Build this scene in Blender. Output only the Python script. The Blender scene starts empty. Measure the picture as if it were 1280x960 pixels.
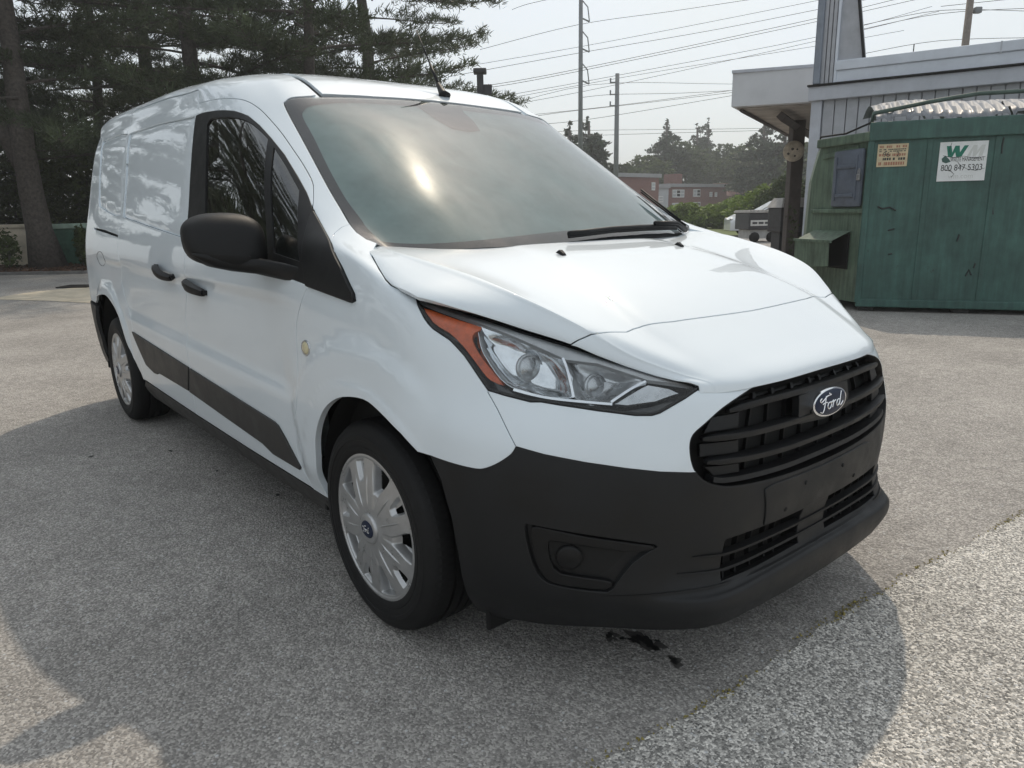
import bpy, bmesh, math, random
import numpy as np
from mathutils import Vector, Matrix
from mathutils.geometry import delaunay_2d_cdt

SC = bpy.context.scene
COL = SC.collection
rad = math.radians

# ------------------------------------------------------------------ camera
CAM_P = dict(loc=(1.7738, -1.8361, 1.1967), yaw=-3.8336, pitch=0.2327, roll=-0.0186, f=912.89)
cy, sy = math.cos(CAM_P['yaw']), math.sin(CAM_P['yaw'])
cp, sp = math.cos(CAM_P['pitch']), math.sin(CAM_P['pitch'])
FW = Vector((cy * cp, sy * cp, -sp))
r0 = Vector((sy, -cy, 0)); u0 = r0.cross(FW)
cr_, sr_ = math.cos(CAM_P['roll']), math.sin(CAM_P['roll'])
RT = r0 * cr_ + u0 * sr_
UP = u0 * cr_ - r0 * sr_
CL = Vector(CAM_P['loc'])
cam_d = bpy.data.cameras.new('camera'); cam = bpy.data.objects.new('camera', cam_d); COL.objects.link(cam)
cam.matrix_world = Matrix(((RT.x, UP.x, -FW.x, CL.x), (RT.y, UP.y, -FW.y, CL.y), (RT.z, UP.z, -FW.z, CL.z), (0, 0, 0, 1)))
cam_d.sensor_width = 36; cam_d.lens = 36 * CAM_P['f'] / 1280
cam_d.clip_start = .05; cam_d.clip_end = 3000
SC.camera = cam
FH = Vector((cy, sy, 0)); RH = Vector((sy, -cy, 0))       # level forward and right of the viewpoint

def at(px, py, d):
    """world point seen at photo pixel (px,py), d metres ahead of the viewpoint"""
    v = FW + RT * ((px - 640) / CAM_P['f']) + UP * ((480 - py) / CAM_P['f'])
    return CL + v * (d / v.dot(FH))
def gnd(px, d):
    """ground point under column px at distance d"""
    p = at(px, 320, d); return Vector((p.x, p.y, 0))

# ------------------------------------------------------------------ light
SUN_DIR = Vector((-.45, .60, 1.0)).normalized()
sun_el = math.asin(SUN_DIR.z); sun_az = math.atan2(SUN_DIR.x, SUN_DIR.y)
W = bpy.data.worlds.new('World'); SC.world = W; W.use_nodes = True
nt = W.node_tree; nt.nodes.clear()
sky = nt.nodes.new('ShaderNodeTexSky'); sky.sky_type = 'NISHITA'; sky.sun_disc = False
sky.sun_elevation = sun_el; sky.sun_rotation = sun_az
sky.altitude = 50; sky.air_density = 1.0; sky.dust_density = 3.0; sky.ozone_density = 1.0
bg = nt.nodes.new('ShaderNodeBackground'); bg.inputs[1].default_value = .15
mixc = nt.nodes.new('ShaderNodeMix'); mixc.data_type = 'RGBA'
tc = nt.nodes.new('ShaderNodeTexCoord'); mp = nt.nodes.new('ShaderNodeMapping'); mp.inputs['Scale'].default_value = (1.6, 1.6, 4.5)
nz = nt.nodes.new('ShaderNodeTexNoise'); nz.inputs['Scale'].default_value = 2.2; nz.inputs['Detail'].default_value = 7; nz.inputs['Roughness'].default_value = .6
rp = nt.nodes.new('ShaderNodeMapRange'); rp.inputs[1].default_value = .3; rp.inputs[2].default_value = .7; rp.inputs[3].default_value = .50; rp.inputs[4].default_value = .94
nt.links.new(tc.outputs['Generated'], mp.inputs[0]); nt.links.new(mp.outputs[0], nz.inputs['Vector'])
nt.links.new(nz.outputs['Fac'], rp.inputs[0]); nt.links.new(rp.outputs[0], mixc.inputs[0])
nt.links.new(sky.outputs[0], mixc.inputs[6])
mixc.inputs[7].default_value = (6.7, 7.1, 7.2, 1)      # thin high overcast veil, everywhere alike
nt.links.new(mixc.outputs[2], bg.inputs[0])
out = nt.nodes.new('ShaderNodeOutputWorld'); nt.links.new(bg.outputs[0], out.inputs[0])
sd = bpy.data.lights.new('sun', 'SUN'); sd.energy = 2.35; sd.angle = rad(.8); sd.color = (1, .87, .70)
so = bpy.data.objects.new('sun', sd); COL.objects.link(so)
so.rotation_euler = SUN_DIR.to_track_quat('Z', 'Y').to_euler()
SC.view_settings.view_transform = 'Standard'; SC.view_settings.look = 'None'
SC.view_settings.exposure = -0.13; SC.view_settings.gamma = 1
SC.cycles.max_bounces = 8; SC.cycles.transparent_max_bounces = 16; SC.cycles.glossy_bounces = 4
SC.cycles.caustics_reflective = False; SC.cycles.caustics_refractive = False
random.seed(7); np.random.seed(7)

# ------------------------------------------------------------------ helpers
def tag(o, label=None, cat=None, group=None, kind=None):
    if label: o['label'] = label
    if cat: o['category'] = cat
    if group: o['group'] = group
    if kind: o['kind'] = kind
    return o
def empty(name, loc=(0, 0, 0), rot=0, label=None, cat=None, group=None):
    o = bpy.data.objects.new(name, None); COL.objects.link(o); o.location = loc; o.rotation_euler = (0, 0, rot)
    o.empty_display_size = .1
    return tag(o, label, cat, group)
def mk(name, V, F, mat, parent=None, N=None, smooth=True, mats=None, mi=None):
    m = bpy.data.meshes.new(name)
    m.from_pydata([tuple(v) for v in V], [], [tuple(f) for f in F])
    for a in (mats or [mat]): m.materials.append(a)
    if mi is not None: m.polygons.foreach_set('material_index', mi)
    m.polygons.foreach_set('use_smooth', [smooth] * len(m.polygons))
    m.update()
    if N is not None: m.normals_split_custom_set_from_vertices([tuple(n) for n in N])
    o = bpy.data.objects.new(name, m); COL.objects.link(o)
    if parent: o.parent = parent
    return o
def copy_tree(o, parent=None):
    c = o.copy(); COL.objects.link(c)
    if parent: c.parent = parent
    for ch in list(o.children): copy_tree(ch, c)
    return c
class MB:
    """collects simple solids into one mesh"""
    def __init__(s): s.V = []; s.F = []
    def add(s, V, F):
        b = len(s.V); s.V += [tuple(v) for v in V]; s.F += [tuple(i + b for i in f) for f in F]; return s
    def box(s, a, b, M=None, bev=0.0):
        x0, y0, z0 = a; x1, y1, z1 = b
        if bev <= 0:
            V = [(x0,y0,z0),(x1,y0,z0),(x1,y1,z0),(x0,y1,z0),(x0,y0,z1),(x1,y0,z1),(x1,y1,z1),(x0,y1,z1)]
            F = [(3,2,1,0),(4,5,6,7),(0,1,5,4),(1,2,6,5),(2,3,7,6),(3,0,4,7)]
        else:
            bm = bmesh.new(); bmesh.ops.create_cube(bm, size=1)
            for v in bm.verts: v.co = Vector(((x0+x1)/2+v.co.x*(x1-x0), (y0+y1)/2+v.co.y*(y1-y0), (z0+z1)/2+v.co.z*(z1-z0)))
            bmesh.ops.bevel(bm, geom=bm.edges[:], offset=bev, segments=2, profile=.5, affect='EDGES')
            bm.verts.index_update(); V = [v.co.copy() for v in bm.verts]; F = [[v.index for v in f.verts] for f in bm.faces]; bm.free()
        if M is not None: V = [M @ Vector(v) for v in V]
        return s.add(V, F)
    def prism(s, poly, h, M=None):
        """poly in xy extruded 0..h in z"""
        n = len(poly)
        V = [(p[0], p[1], 0) for p in poly] + [(p[0], p[1], h) for p in poly]
        F = [tuple(range(n))[::-1], tuple(range(n, 2*n))] + [(i, (i+1) % n, n+(i+1) % n, n+i) for i in range(n)]
        if M is not None: V = [M @ Vector(v) for v in V]
        return s.add(V, F)
    def tube(s, pts, r, n=8, cap=True):
        pts = [Vector(p) for p in pts]; rs = r if hasattr(r, '__len__') else [r]*len(pts)
        t0 = (pts[1]-pts[0]).normalized(); up = Vector((0, 0, 1)) if abs(t0.z) < .9 else Vector((1, 0, 0))
        V = []; F = []
        a = t0.cross(up).normalized()
        for i, p in enumerate(pts):
            t = (pts[min(i+1, len(pts)-1)]-pts[max(i-1, 0)]).normalized()
            a = (a - t*a.dot(t)).normalized(); b = t.cross(a)
            for k in range(n):
                w = 2*math.pi*k/n; V.append(p+(a*math.cos(w)+b*math.sin(w))*rs[i])
        for i in range(len(pts)-1):
            for k in range(n): F.append((i*n+k, i*n+(k+1) % n, (i+1)*n+(k+1) % n, (i+1)*n+k))
        if cap: F.append(tuple(range(n))[::-1]); F.append(tuple(range((len(pts)-1)*n, len(pts)*n)))
        return s.add(V, F)
    def lathe(s, prof, n=32, M=None, axis='z'):
        """prof: (r,h)"""
        V = []; F = []
        for r, h in prof:
            for k in range(n):
                w = 2*math.pi*k/n; V.append(Vector((r*math.cos(w), r*math.sin(w), h)))
        for i in range(len(prof)-1):
            for k in range(n): F.append((i*n+k, i*n+(k+1) % n, (i+1)*n+(k+1) % n, (i+1)*n+k))
        if M is not None: V = [M @ v for v in V]
        return s.add(V, F)
    def build(s, name, mat, parent=None, smooth=False):
        o = mk(name, s.V, s.F, mat, parent, smooth=smooth)
        return o
def autosmooth(o, ang=40):
    m = o.data; bm = bmesh.new(); bm.from_mesh(m)
    for e in bm.edges:
        if len(e.link_faces) == 2: e.smooth = e.calc_face_angle(0) < rad(ang)
    for f in bm.faces: f.smooth = True
    bm.to_mesh(m); bm.free(); return o

# ------------------------------------------------------------------ materials
def nmat(name):
    m = bpy.data.materials.new(name); m.use_nodes = True
    return m, m.node_tree, m.node_tree.nodes['Principled BSDF']
def pmat(name, col, rough=.5, metal=0, coat=0, spec=.5, noise=0, nscale=20, bump=0, bscale=200, rvar=0, coatr=.03, obj=True):
    m, t, b = nmat(name)
    b.inputs['Base Color'].default_value = (*col, 1); b.inputs['Roughness'].default_value = rough; b.inputs['Metallic'].default_value = metal
    b.inputs['Coat Weight'].default_value = coat; b.inputs['Coat Roughness'].default_value = coatr; b.inputs['Specular IOR Level'].default_value = spec
    c = t.nodes.new('ShaderNodeTexCoord')
    if noise or rvar:
        n = t.nodes.new('ShaderNodeTexNoise'); n.inputs['Scale'].default_value = nscale; n.inputs['Detail'].default_value = 6; n.inputs['Roughness'].default_value = .65
        t.links.new(c.outputs['Object'], n.inputs['Vector'])
        if noise:
            r = t.nodes.new('ShaderNodeMix'); r.data_type = 'RGBA'
            r.inputs[6].default_value = (*[max(0, x*(1-noise)) for x in col], 1); r.inputs[7].default_value = (*[min(1, x*(1+noise)) for x in col], 1)
            mr = t.nodes.new('ShaderNodeMapRange'); mr.inputs[1].default_value = .3; mr.inputs[2].default_value = .7
            t.links.new(n.outputs['Fac'], mr.inputs[0]); t.links.new(mr.outputs[0], r.inputs[0]); t.links.new(r.outputs[2], b.inputs['Base Color'])
        if rvar:
            mr = t.nodes.new('ShaderNodeMapRange'); mr.inputs[1].default_value = .3; mr.inputs[2].default_value = .7
            mr.inputs[3].default_value = max(0, rough-rvar); mr.inputs[4].default_value = min(1, rough+rvar)
            t.links.new(n.outputs['Fac'], mr.inputs[0]); t.links.new(mr.outputs[0], b.inputs['Roughness'])
    if bump:
        n2 = t.nodes.new('ShaderNodeTexNoise'); n2.inputs['Scale'].default_value = bscale; n2.inputs['Detail'].default_value = 3
        t.links.new(c.outputs['Object'], n2.inputs['Vector'])
        bp = t.nodes.new('ShaderNodeBump'); bp.inputs['Strength'].default_value = bump; bp.inputs['Distance'].default_value = .002
        t.links.new(n2.outputs['Fac'], bp.inputs['Height']); t.links.new(bp.outputs[0], b.inputs['Normal'])
    return m
def glass_mat(name, tint, refl=1.0, rough=0.0, dust=0, dustcol=(.5, .5, .45), ior=1.5, drough=.2, dmix=.3):
    m, t, b = nmat(name); t.nodes.remove(b)
    o = t.nodes['Material Output']
    tr = t.nodes.new('ShaderNodeBsdfTransparent'); tr.inputs[0].default_value = (*tint, 1)
    gl = t.nodes.new('ShaderNodeBsdfGlossy'); gl.inputs['Roughness'].default_value = rough
    fr = t.nodes.new('ShaderNodeFresnel'); fr.inputs[0].default_value = ior
    mu = t.nodes.new('ShaderNodeMath'); mu.operation = 'MULTIPLY'; mu.use_clamp = True; mu.inputs[1].default_value = refl
    t.links.new(fr.outputs[0], mu.inputs[0])
    base = tr.outputs[0]
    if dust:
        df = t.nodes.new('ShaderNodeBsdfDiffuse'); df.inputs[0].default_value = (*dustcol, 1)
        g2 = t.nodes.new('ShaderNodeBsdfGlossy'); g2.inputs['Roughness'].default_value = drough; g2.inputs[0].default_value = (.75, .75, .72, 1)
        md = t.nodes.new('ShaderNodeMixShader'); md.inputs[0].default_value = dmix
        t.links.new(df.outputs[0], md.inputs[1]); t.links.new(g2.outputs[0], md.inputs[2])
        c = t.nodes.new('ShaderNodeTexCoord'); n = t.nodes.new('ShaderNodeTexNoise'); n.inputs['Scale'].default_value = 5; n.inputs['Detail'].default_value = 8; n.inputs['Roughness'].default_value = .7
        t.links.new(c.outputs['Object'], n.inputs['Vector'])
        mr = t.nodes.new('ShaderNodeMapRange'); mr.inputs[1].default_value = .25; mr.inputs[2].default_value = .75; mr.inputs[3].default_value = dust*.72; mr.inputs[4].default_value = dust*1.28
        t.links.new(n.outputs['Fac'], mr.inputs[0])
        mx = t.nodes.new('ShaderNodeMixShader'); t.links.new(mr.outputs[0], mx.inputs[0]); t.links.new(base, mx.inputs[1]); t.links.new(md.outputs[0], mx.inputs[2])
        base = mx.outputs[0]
    m2 = t.nodes.new('ShaderNodeMixShader'); t.links.new(mu.outputs[0], m2.inputs[0]); t.links.new(base, m2.inputs[1]); t.links.new(gl.outputs[0], m2.inputs[2])
    t.links.new(m2.outputs[0], o.inputs[0]); return m
# ------------------------------------------------------------------ van: body surface (control net and evaluation)
# ---- body net: 19 columns (rear centre -> along right side -> nose centre), y is |y|
def W(z):
    zs=[.19,.26,.34,.46,.57,.68,.77,.95,1.06,1.15,1.25,1.40,1.53,1.615,1.69]
    ws=[.83,.872,.892,.906,.914,.9175,.917,.911,.900,.882,.858,.826,.796,.771,.738]
    return float(np.interp(z,zs,ws))
def rearx(z): return float(np.interp(z,[.19,.4,.9,1.2,1.6,1.7,1.8],[-3.82,-3.86,-3.85,-3.83,-3.79,-3.77,-3.73]))
def side(z, xs):
    w=W(z); rx=rearx(z)
    L=[(rx,0,z),(rx+.01,.5*w/.9,z),(rx+.045,.78*w/.9,z),(rx+.15,.868*w/.9,z)]
    for i,x in enumerate(xs):
        k=[.983,.996,1,1,1][i] if i<5 else 1
        L.append((x,w*k,z))
    return L
LX=[-3.5,-3.0,-2.4,-1.7,-1.0]
def low(z,f9,front): # front: c9.. as (x,y[,z])
    x9=f9[0]; lx=LX if x9>-.7 else [-3.5,-3.0,-2.45,-1.9+(x9+.7)*.15,x9-.3+.0*(x9+.7)]
    L=side(z,lx); L.append(f9 if len(f9)==3 else (f9[0],f9[1],z))
    for p in front: L.append(p if len(p)==3 else (p[0],p[1],z))
    assert len(L)==19,len(L); return L
NET=[
 low(.19,(-.4,.83),[(0,.83),(.22,.835,.18),(.37,.80,.165),(.50,.735,.165),(.63,.63,.168),(.74,.54,.18),(.82,.42),(.845,.22),(.85,0)]),
 low(.26,(-.4,.872),[(0,.872),(.24,.875),(.40,.845),(.54,.77),(.68,.655),(.785,.56),(.850,.45),(.864,.23),(.866,0)]),
 low(.34,(-.4,.892),[(0,.892),(.25,.892),(.41,.86),(.55,.79),(.68,.67),(.77,.56),(.83,.42),(.845,.22),(.847,0)]),
 low(.46,(-.4,.906),[(0,.905),(.26,.902),(.43,.865),(.57,.79),(.69,.675),(.78,.56),(.84,.42),(.87,.23),(.873,0)]),
 low(.57,(-.4,.914),[(0,.914),(.26,.906),(.44,.865),(.575,.79),(.69,.675),(.78,.56),(.835,.44),(.863,.23),(.869,0)]),
 low(.68,(-.4,.9175),[(0,.9175),(.25,.905),(.42,.86),(.56,.78),(.68,.655),(.77,.53),(.83,.42),(.861,.22),(.867,0)]),
 low(.775,(-.4,.917),[(0,.914),(.25,.892),(.40,.83),(.52,.745),(.64,.625),(.745,.50),(.812,.37,.772),(.838,.2,.773),(.845,0,.775)]),
 low(.95,(-.42,.911),[(-.05,.905,.955),(.2,.882,.95),(.33,.812,.93),(.43,.722,.913),(.54,.61,.868),(.66,.52,.823),(.74,.40,.79),(.76,.2,.79),(.765,0,.79)]),
 low(1.06,(-.48,.897),[(-.12,.880,1.065),(.08,.868,1.04),(.13,.81,1.01),(.06,.72,1.0),(.08,.62,1.0),(.115,.5,.995),(.138,.36,.994),(.147,.18,.993),(.148,0,.993)]),
 low(1.15,(-.62,.876),[(-.37,.85,1.15),(-.285,.817,1.15),(-.225,.768,1.145),(-.19,.71,1.13),(-.13,.62,1.121),(-.085,.5,1.119),(-.062,.36,1.118),(-.055,.18,1.118),(-.055,0,1.118)]),
 low(1.25,(-.76,.854),[(-.56,.830),(-.48,.795),(-.42,.747),(-.375,.692),(-.325,.6,1.256),(-.295,.48,1.259),(-.28,.34,1.260),(-.275,.17,1.261),(-.275,0,1.261)]),
 low(1.40,(-.97,.822),[(-.79,.796),(-.71,.762),(-.647,.716),(-.602,.665),(-.565,.575,1.410),(-.545,.46,1.417),(-.535,.33,1.420),(-.532,.17,1.421),(-.532,0,1.421)]),
 low(1.53,(-1.17,.792),[(-1.0,.767),(-.92,.736),(-.853,.693),(-.80,.643),(-.77,.55,1.540),(-.755,.44,1.546),(-.748,.32,1.549),(-.745,.16,1.550),(-.745,0,1.550)]),
 low(1.615,(-1.33,.768),[(-1.17,.744,1.62),(-1.08,.714,1.625),(-1.01,.675,1.627),(-.95,.628,1.627),(-.925,.53,1.63),(-.912,.42,1.634),(-.906,.3,1.636),(-.904,.15,1.637),(-.904,0,1.637)]),
 low(1.69,(-1.48,.737),[(-1.34,.712,1.70),(-1.25,.685,1.703),(-1.18,.645,1.706),(-1.12,.60,1.71),(-1.09,.5,1.715),(-1.075,.4,1.718),(-1.07,.28,1.72),(-1.068,.14,1.72),(-1.068,0,1.72)]),
]
def roofl(zr,y,front,zrear):
    L=[(-3.76,0,zrear+.015),(-3.76,.35*y/.7,zrear+.013),(-3.75,.56*y/.7,zrear+.010),(-3.70,.665*y/.7,zrear+.008)]
    for x,k,dz in [(-3.46,.985,.014),(-2.95,1,.014),(-2.45,1,.009),(-2.05,1,.003)]: L.append((x,y*k,zr+dz))
    L+=front; assert len(L)==19,len(L); return L
NET.append(roofl(1.770,.705,[(-1.82,.697,1.764),(-1.66,.69,1.76),(-1.54,.66,1.762),(-1.46,.62,1.764),(-1.40,.57,1.768),(-1.36,.5,1.772),(-1.34,.42,1.776),(-1.325,.33,1.779),(-1.32,.22,1.78),(-1.315,.11,1.78),(-1.315,0,1.78)],1.75))
NET.append(roofl(1.82,.42,[(-1.95,.42,1.818),(-1.85,.41,1.817),(-1.78,.38,1.817),(-1.74,.36,1.817),(-1.7,.33,1.817),(-1.67,.29,1.817),(-1.65,.25,1.817),(-1.64,.2,1.817),(-1.635,.13,1.817),(-1.63,.065,1.817),(-1.63,0,1.817)],1.80))
NET.append([(-3.3,0,1.83),(-3.3,0,1.83),(-3.28,0,1.83),(-3.24,0,1.832),(-3.1,0,1.836),(-2.85,0,1.84),(-2.55,0,1.836),(-2.35,0,1.837),(-2.25,0,1.837)]+[(x,0,1.837) for x in (-2.2,-2.17,-2.15,-2.13,-2.11,-2.1,-2.09,-2.085,-2.08,-2.08)])
NET=np.array(NET,float)
# ---- hood net: rows rear->nose ; cols centre->edge(+tuck)
HOOD=np.array([
 [(-.06,0,1.096),(-.062,.2,1.096),(-.075,.30,1.096),(-.09,.36,1.095),(-.14,.55,1.096),(-.21,.72,1.106),(-.24,.775,1.094),(-.25,.80,1.06)],
 [(.06,0,1.080),(.06,.2,1.080),(.055,.31,1.079),(.05,.37,1.075),(.03,.56,1.077),(-.02,.765,1.092),(-.05,.825,1.083),(-.055,.845,1.04)],
 [(.20,0,1.058),(.20,.2,1.057),(.195,.33,1.054),(.19,.385,1.046),(.17,.58,1.048),(.13,.745,1.066),(.11,.864,1.030),(.105,.874,.99)],
 [(.34,0,1.023),(.34,.21,1.022),(.335,.355,1.016),(.33,.41,1.006),(.31,.58,1.008),(.29,.71,1.032),(.25,.868,.992),(.245,.868,.955)],
 [(.47,0,.981),(.47,.22,.980),(.465,.38,.971),(.46,.435,.959),(.45,.57,.962),(.43,.668,.985),(.385,.755,.944),(.375,.752,.91)],
 [(.58,0,.935),(.58,.23,.933),(.575,.395,.924),(.572,.45,.912),(.565,.545,.914),(.55,.59,.918),(.50,.65,.897),(.485,.645,.86)],
 [(.68,0,.885),(.68,.24,.882),(.672,.375,.875),(.67,.425,.866),(.662,.49,.864),(.645,.53,.857),(.61,.565,.842),(.595,.56,.81)],
 [(.77,0,.838),(.767,.23,.836),(.758,.34,.832),(.755,.385,.826),(.748,.425,.820),(.735,.455,.814),(.715,.485,.802),(.70,.48,.77)],
 [(.842,0,.797),(.837,.2,.795),(.825,.29,.793),(.820,.325,.792),(.808,.37,.791),(.793,.405,.790),(.773,.44,.789),(.76,.435,.76)],
 [(.852,0,.775),(.847,.2,.773),(.834,.29,.771),(.828,.325,.770),(.815,.37,.769),(.799,.405,.768),(.779,.443,.768),(.765,.437,.75)],
],float)
HOOD=np.concatenate([HOOD[:,:5],HOOD[:,4:5]*.15+HOOD[:,5:6]*.85,HOOD[:,5:6],HOOD[:,5:6]*.85+HOOD[:,6:7]*.15,HOOD[:,6:]],1)
def nucr(P,K):
    """non-uniform (centripetal) cubic interpolation along axis 0; K samples per segment"""
    n=P.shape[0]; out=[]
    d=np.sqrt(np.linalg.norm(np.diff(P,axis=0),axis=-1).mean(axis=tuple(range(1,P.ndim-1)))) if P.ndim>2 else np.sqrt(np.linalg.norm(np.diff(P,axis=0),axis=-1))
    d=np.maximum(d,1e-3); t=np.r_[0,np.cumsum(d)]
    m=np.zeros_like(P)
    dl=np.diff(P,axis=0)/d.reshape((-1,)+(1,)*(P.ndim-1))
    for i in range(1,n-1):
        m[i]=(dl[i-1]*d[i]+dl[i]*d[i-1])/(d[i]+d[i-1])
    m[0]=dl[0];m[-1]=dl[-1]
    for i in range(n-1):
        for k in range(K):
            u=k/K; h=d[i]
            out.append((2*u**3-3*u**2+1)*P[i]+(u**3-2*u**2+u)*h*m[i]+(-2*u**3+3*u**2)*P[i+1]+(u**3-u**2)*h*m[i+1])
    out.append(P[-1]); return np.array(out)
def dense(N,K,smooth,mirror_last_col=False,mirror_first_col=False):
    A=np.array([nucr(l,K) for l in N])            # rows x dense cols
    # per-column interpolation down the rows
    B=np.stack([nucr(A[:,j],K) for j in range(A.shape[1])],1)
    for _ in range(smooth):
        C=B.copy()
        C[1:-1]+=.25*(B[2:]+B[:-2]-2*B[1:-1])
        D=C.copy(); D[:,1:-1]+=.25*(C[:,2:]+C[:,:-2]-2*C[:,1:-1])
        for col,(a,b) in ((0,(1,)*2),(-1,(-2,)*2)):   # mirror plane
            if abs(B[0,col,1])<1e-9:
                e=C[:,a].copy(); D[:,col]=C[:,col]*.5+.5*e; D[:,col,1]=0
        D[0]=B[0]; 
        B=D
    return B
K=8
def ss(a,b,x):
    t=np.clip((np.asarray(x,float)-a)/(b-a),0,1); return t*t*(3-2*t)
def body_disp(X):
    """outward displacement on the flanks (y only) as a function of x,z: arches, swage, sill ledge"""
    x,y,z=X[...,0],X[...,1],X[...,2]
    d=np.zeros_like(x)
    flank=ss(-3.75,-3.55,x)*(1-ss(.30,.52,x))
    # swage: crease running back from the front door to the tail
    zs=.965-.012*(x+1.9)
    up=zs-z
    sw=-.013*ss(0,.035,up)*(1-ss(.05,.26,up))*ss(-3.45,-2.9,x)*(1-ss(-.75,-.25,x))
    # sill ledge: body turns out again above the moulding
    zl=.625-.028*(x+2.4)
    lo=-.014*ss(.02,.10,z-zl)*(1-ss(.1,.3,z-zl))*ss(-2.75,-2.5,x)*(1-ss(-.55,-.40,x))
    d+=sw+lo
    for cx,r0 in ((0.,.53),(-3.062,.50)):
        r=np.hypot(x-cx,(z-.33)*(1.0))
        r1=r0-.08*(1-ss(.42,.62,z))
        fl=.013*(1-ss(r1-.035,r1+.02,r))
        fl+=.004*(1-ss(.40,.425,r))
        d+=fl*ss(.30,.42,z)*(1-ss(.20,.34,x))
    return d*flank
GB=dense(NET,K,4)
GH=dense(HOOD,K,1)
def ev(G,s,t,nrm=False):
    if G is GB:
        def pos(s,t):
            X=ev0(GB,s,t); X[...,1]+=body_disp(X)
            X[...,0]+=.026*ss(.296,.284,X[...,2])*(1-ss(.46,.60,X[...,1]))*ss(.6,.75,X[...,0]); return X
    else:
        def pos(s,t): return ev0(G,s,t)
    if not nrm: return pos(s,t)
    s=np.atleast_1d(np.asarray(s,float)); t=np.atleast_1d(np.asarray(t,float))
    R,Cn=G.shape[:2]; e=.12
    ds=pos(np.minimum(s+e,Cn-1),t)-pos(np.maximum(s-e,0),t)
    dt=pos(s,np.minimum(t+e,R-1))-pos(s,np.maximum(t-e,0))
    n=np.cross(ds,dt) if G is GB else np.cross(ds,dt)
    n/=np.maximum(np.linalg.norm(n,axis=1,keepdims=True),1e-12)
    return pos(s,t),n,ds,dt
def ev0(G,s,t):
    """bicubic evaluation at dense-grid coords: s along columns, t along rows"""
    s=np.atleast_1d(np.asarray(s,float)); t=np.atleast_1d(np.asarray(t,float))
    R,Cn=G.shape[:2]
    i=np.clip(np.floor(t).astype(int),0,R-2); j=np.clip(np.floor(s).astype(int),0,Cn-2)
    u=t-i; v=s-j
    def w(u): return [-.5*u+u*u-.5*u**3,1-2.5*u*u+1.5*u**3,.5*u+2*u*u-1.5*u**3,-.5*u*u+.5*u**3]
    wu=w(u); wv=w(v); out=0
    for a in range(4):
        ii=np.clip(i+a-1,0,R-1)
        for b in range(4):
            jj=np.clip(j+b-1,0,Cn-1)
            out=out+(wu[a]*wv[b])[:,None]*G[ii,jj]
    return out

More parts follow.
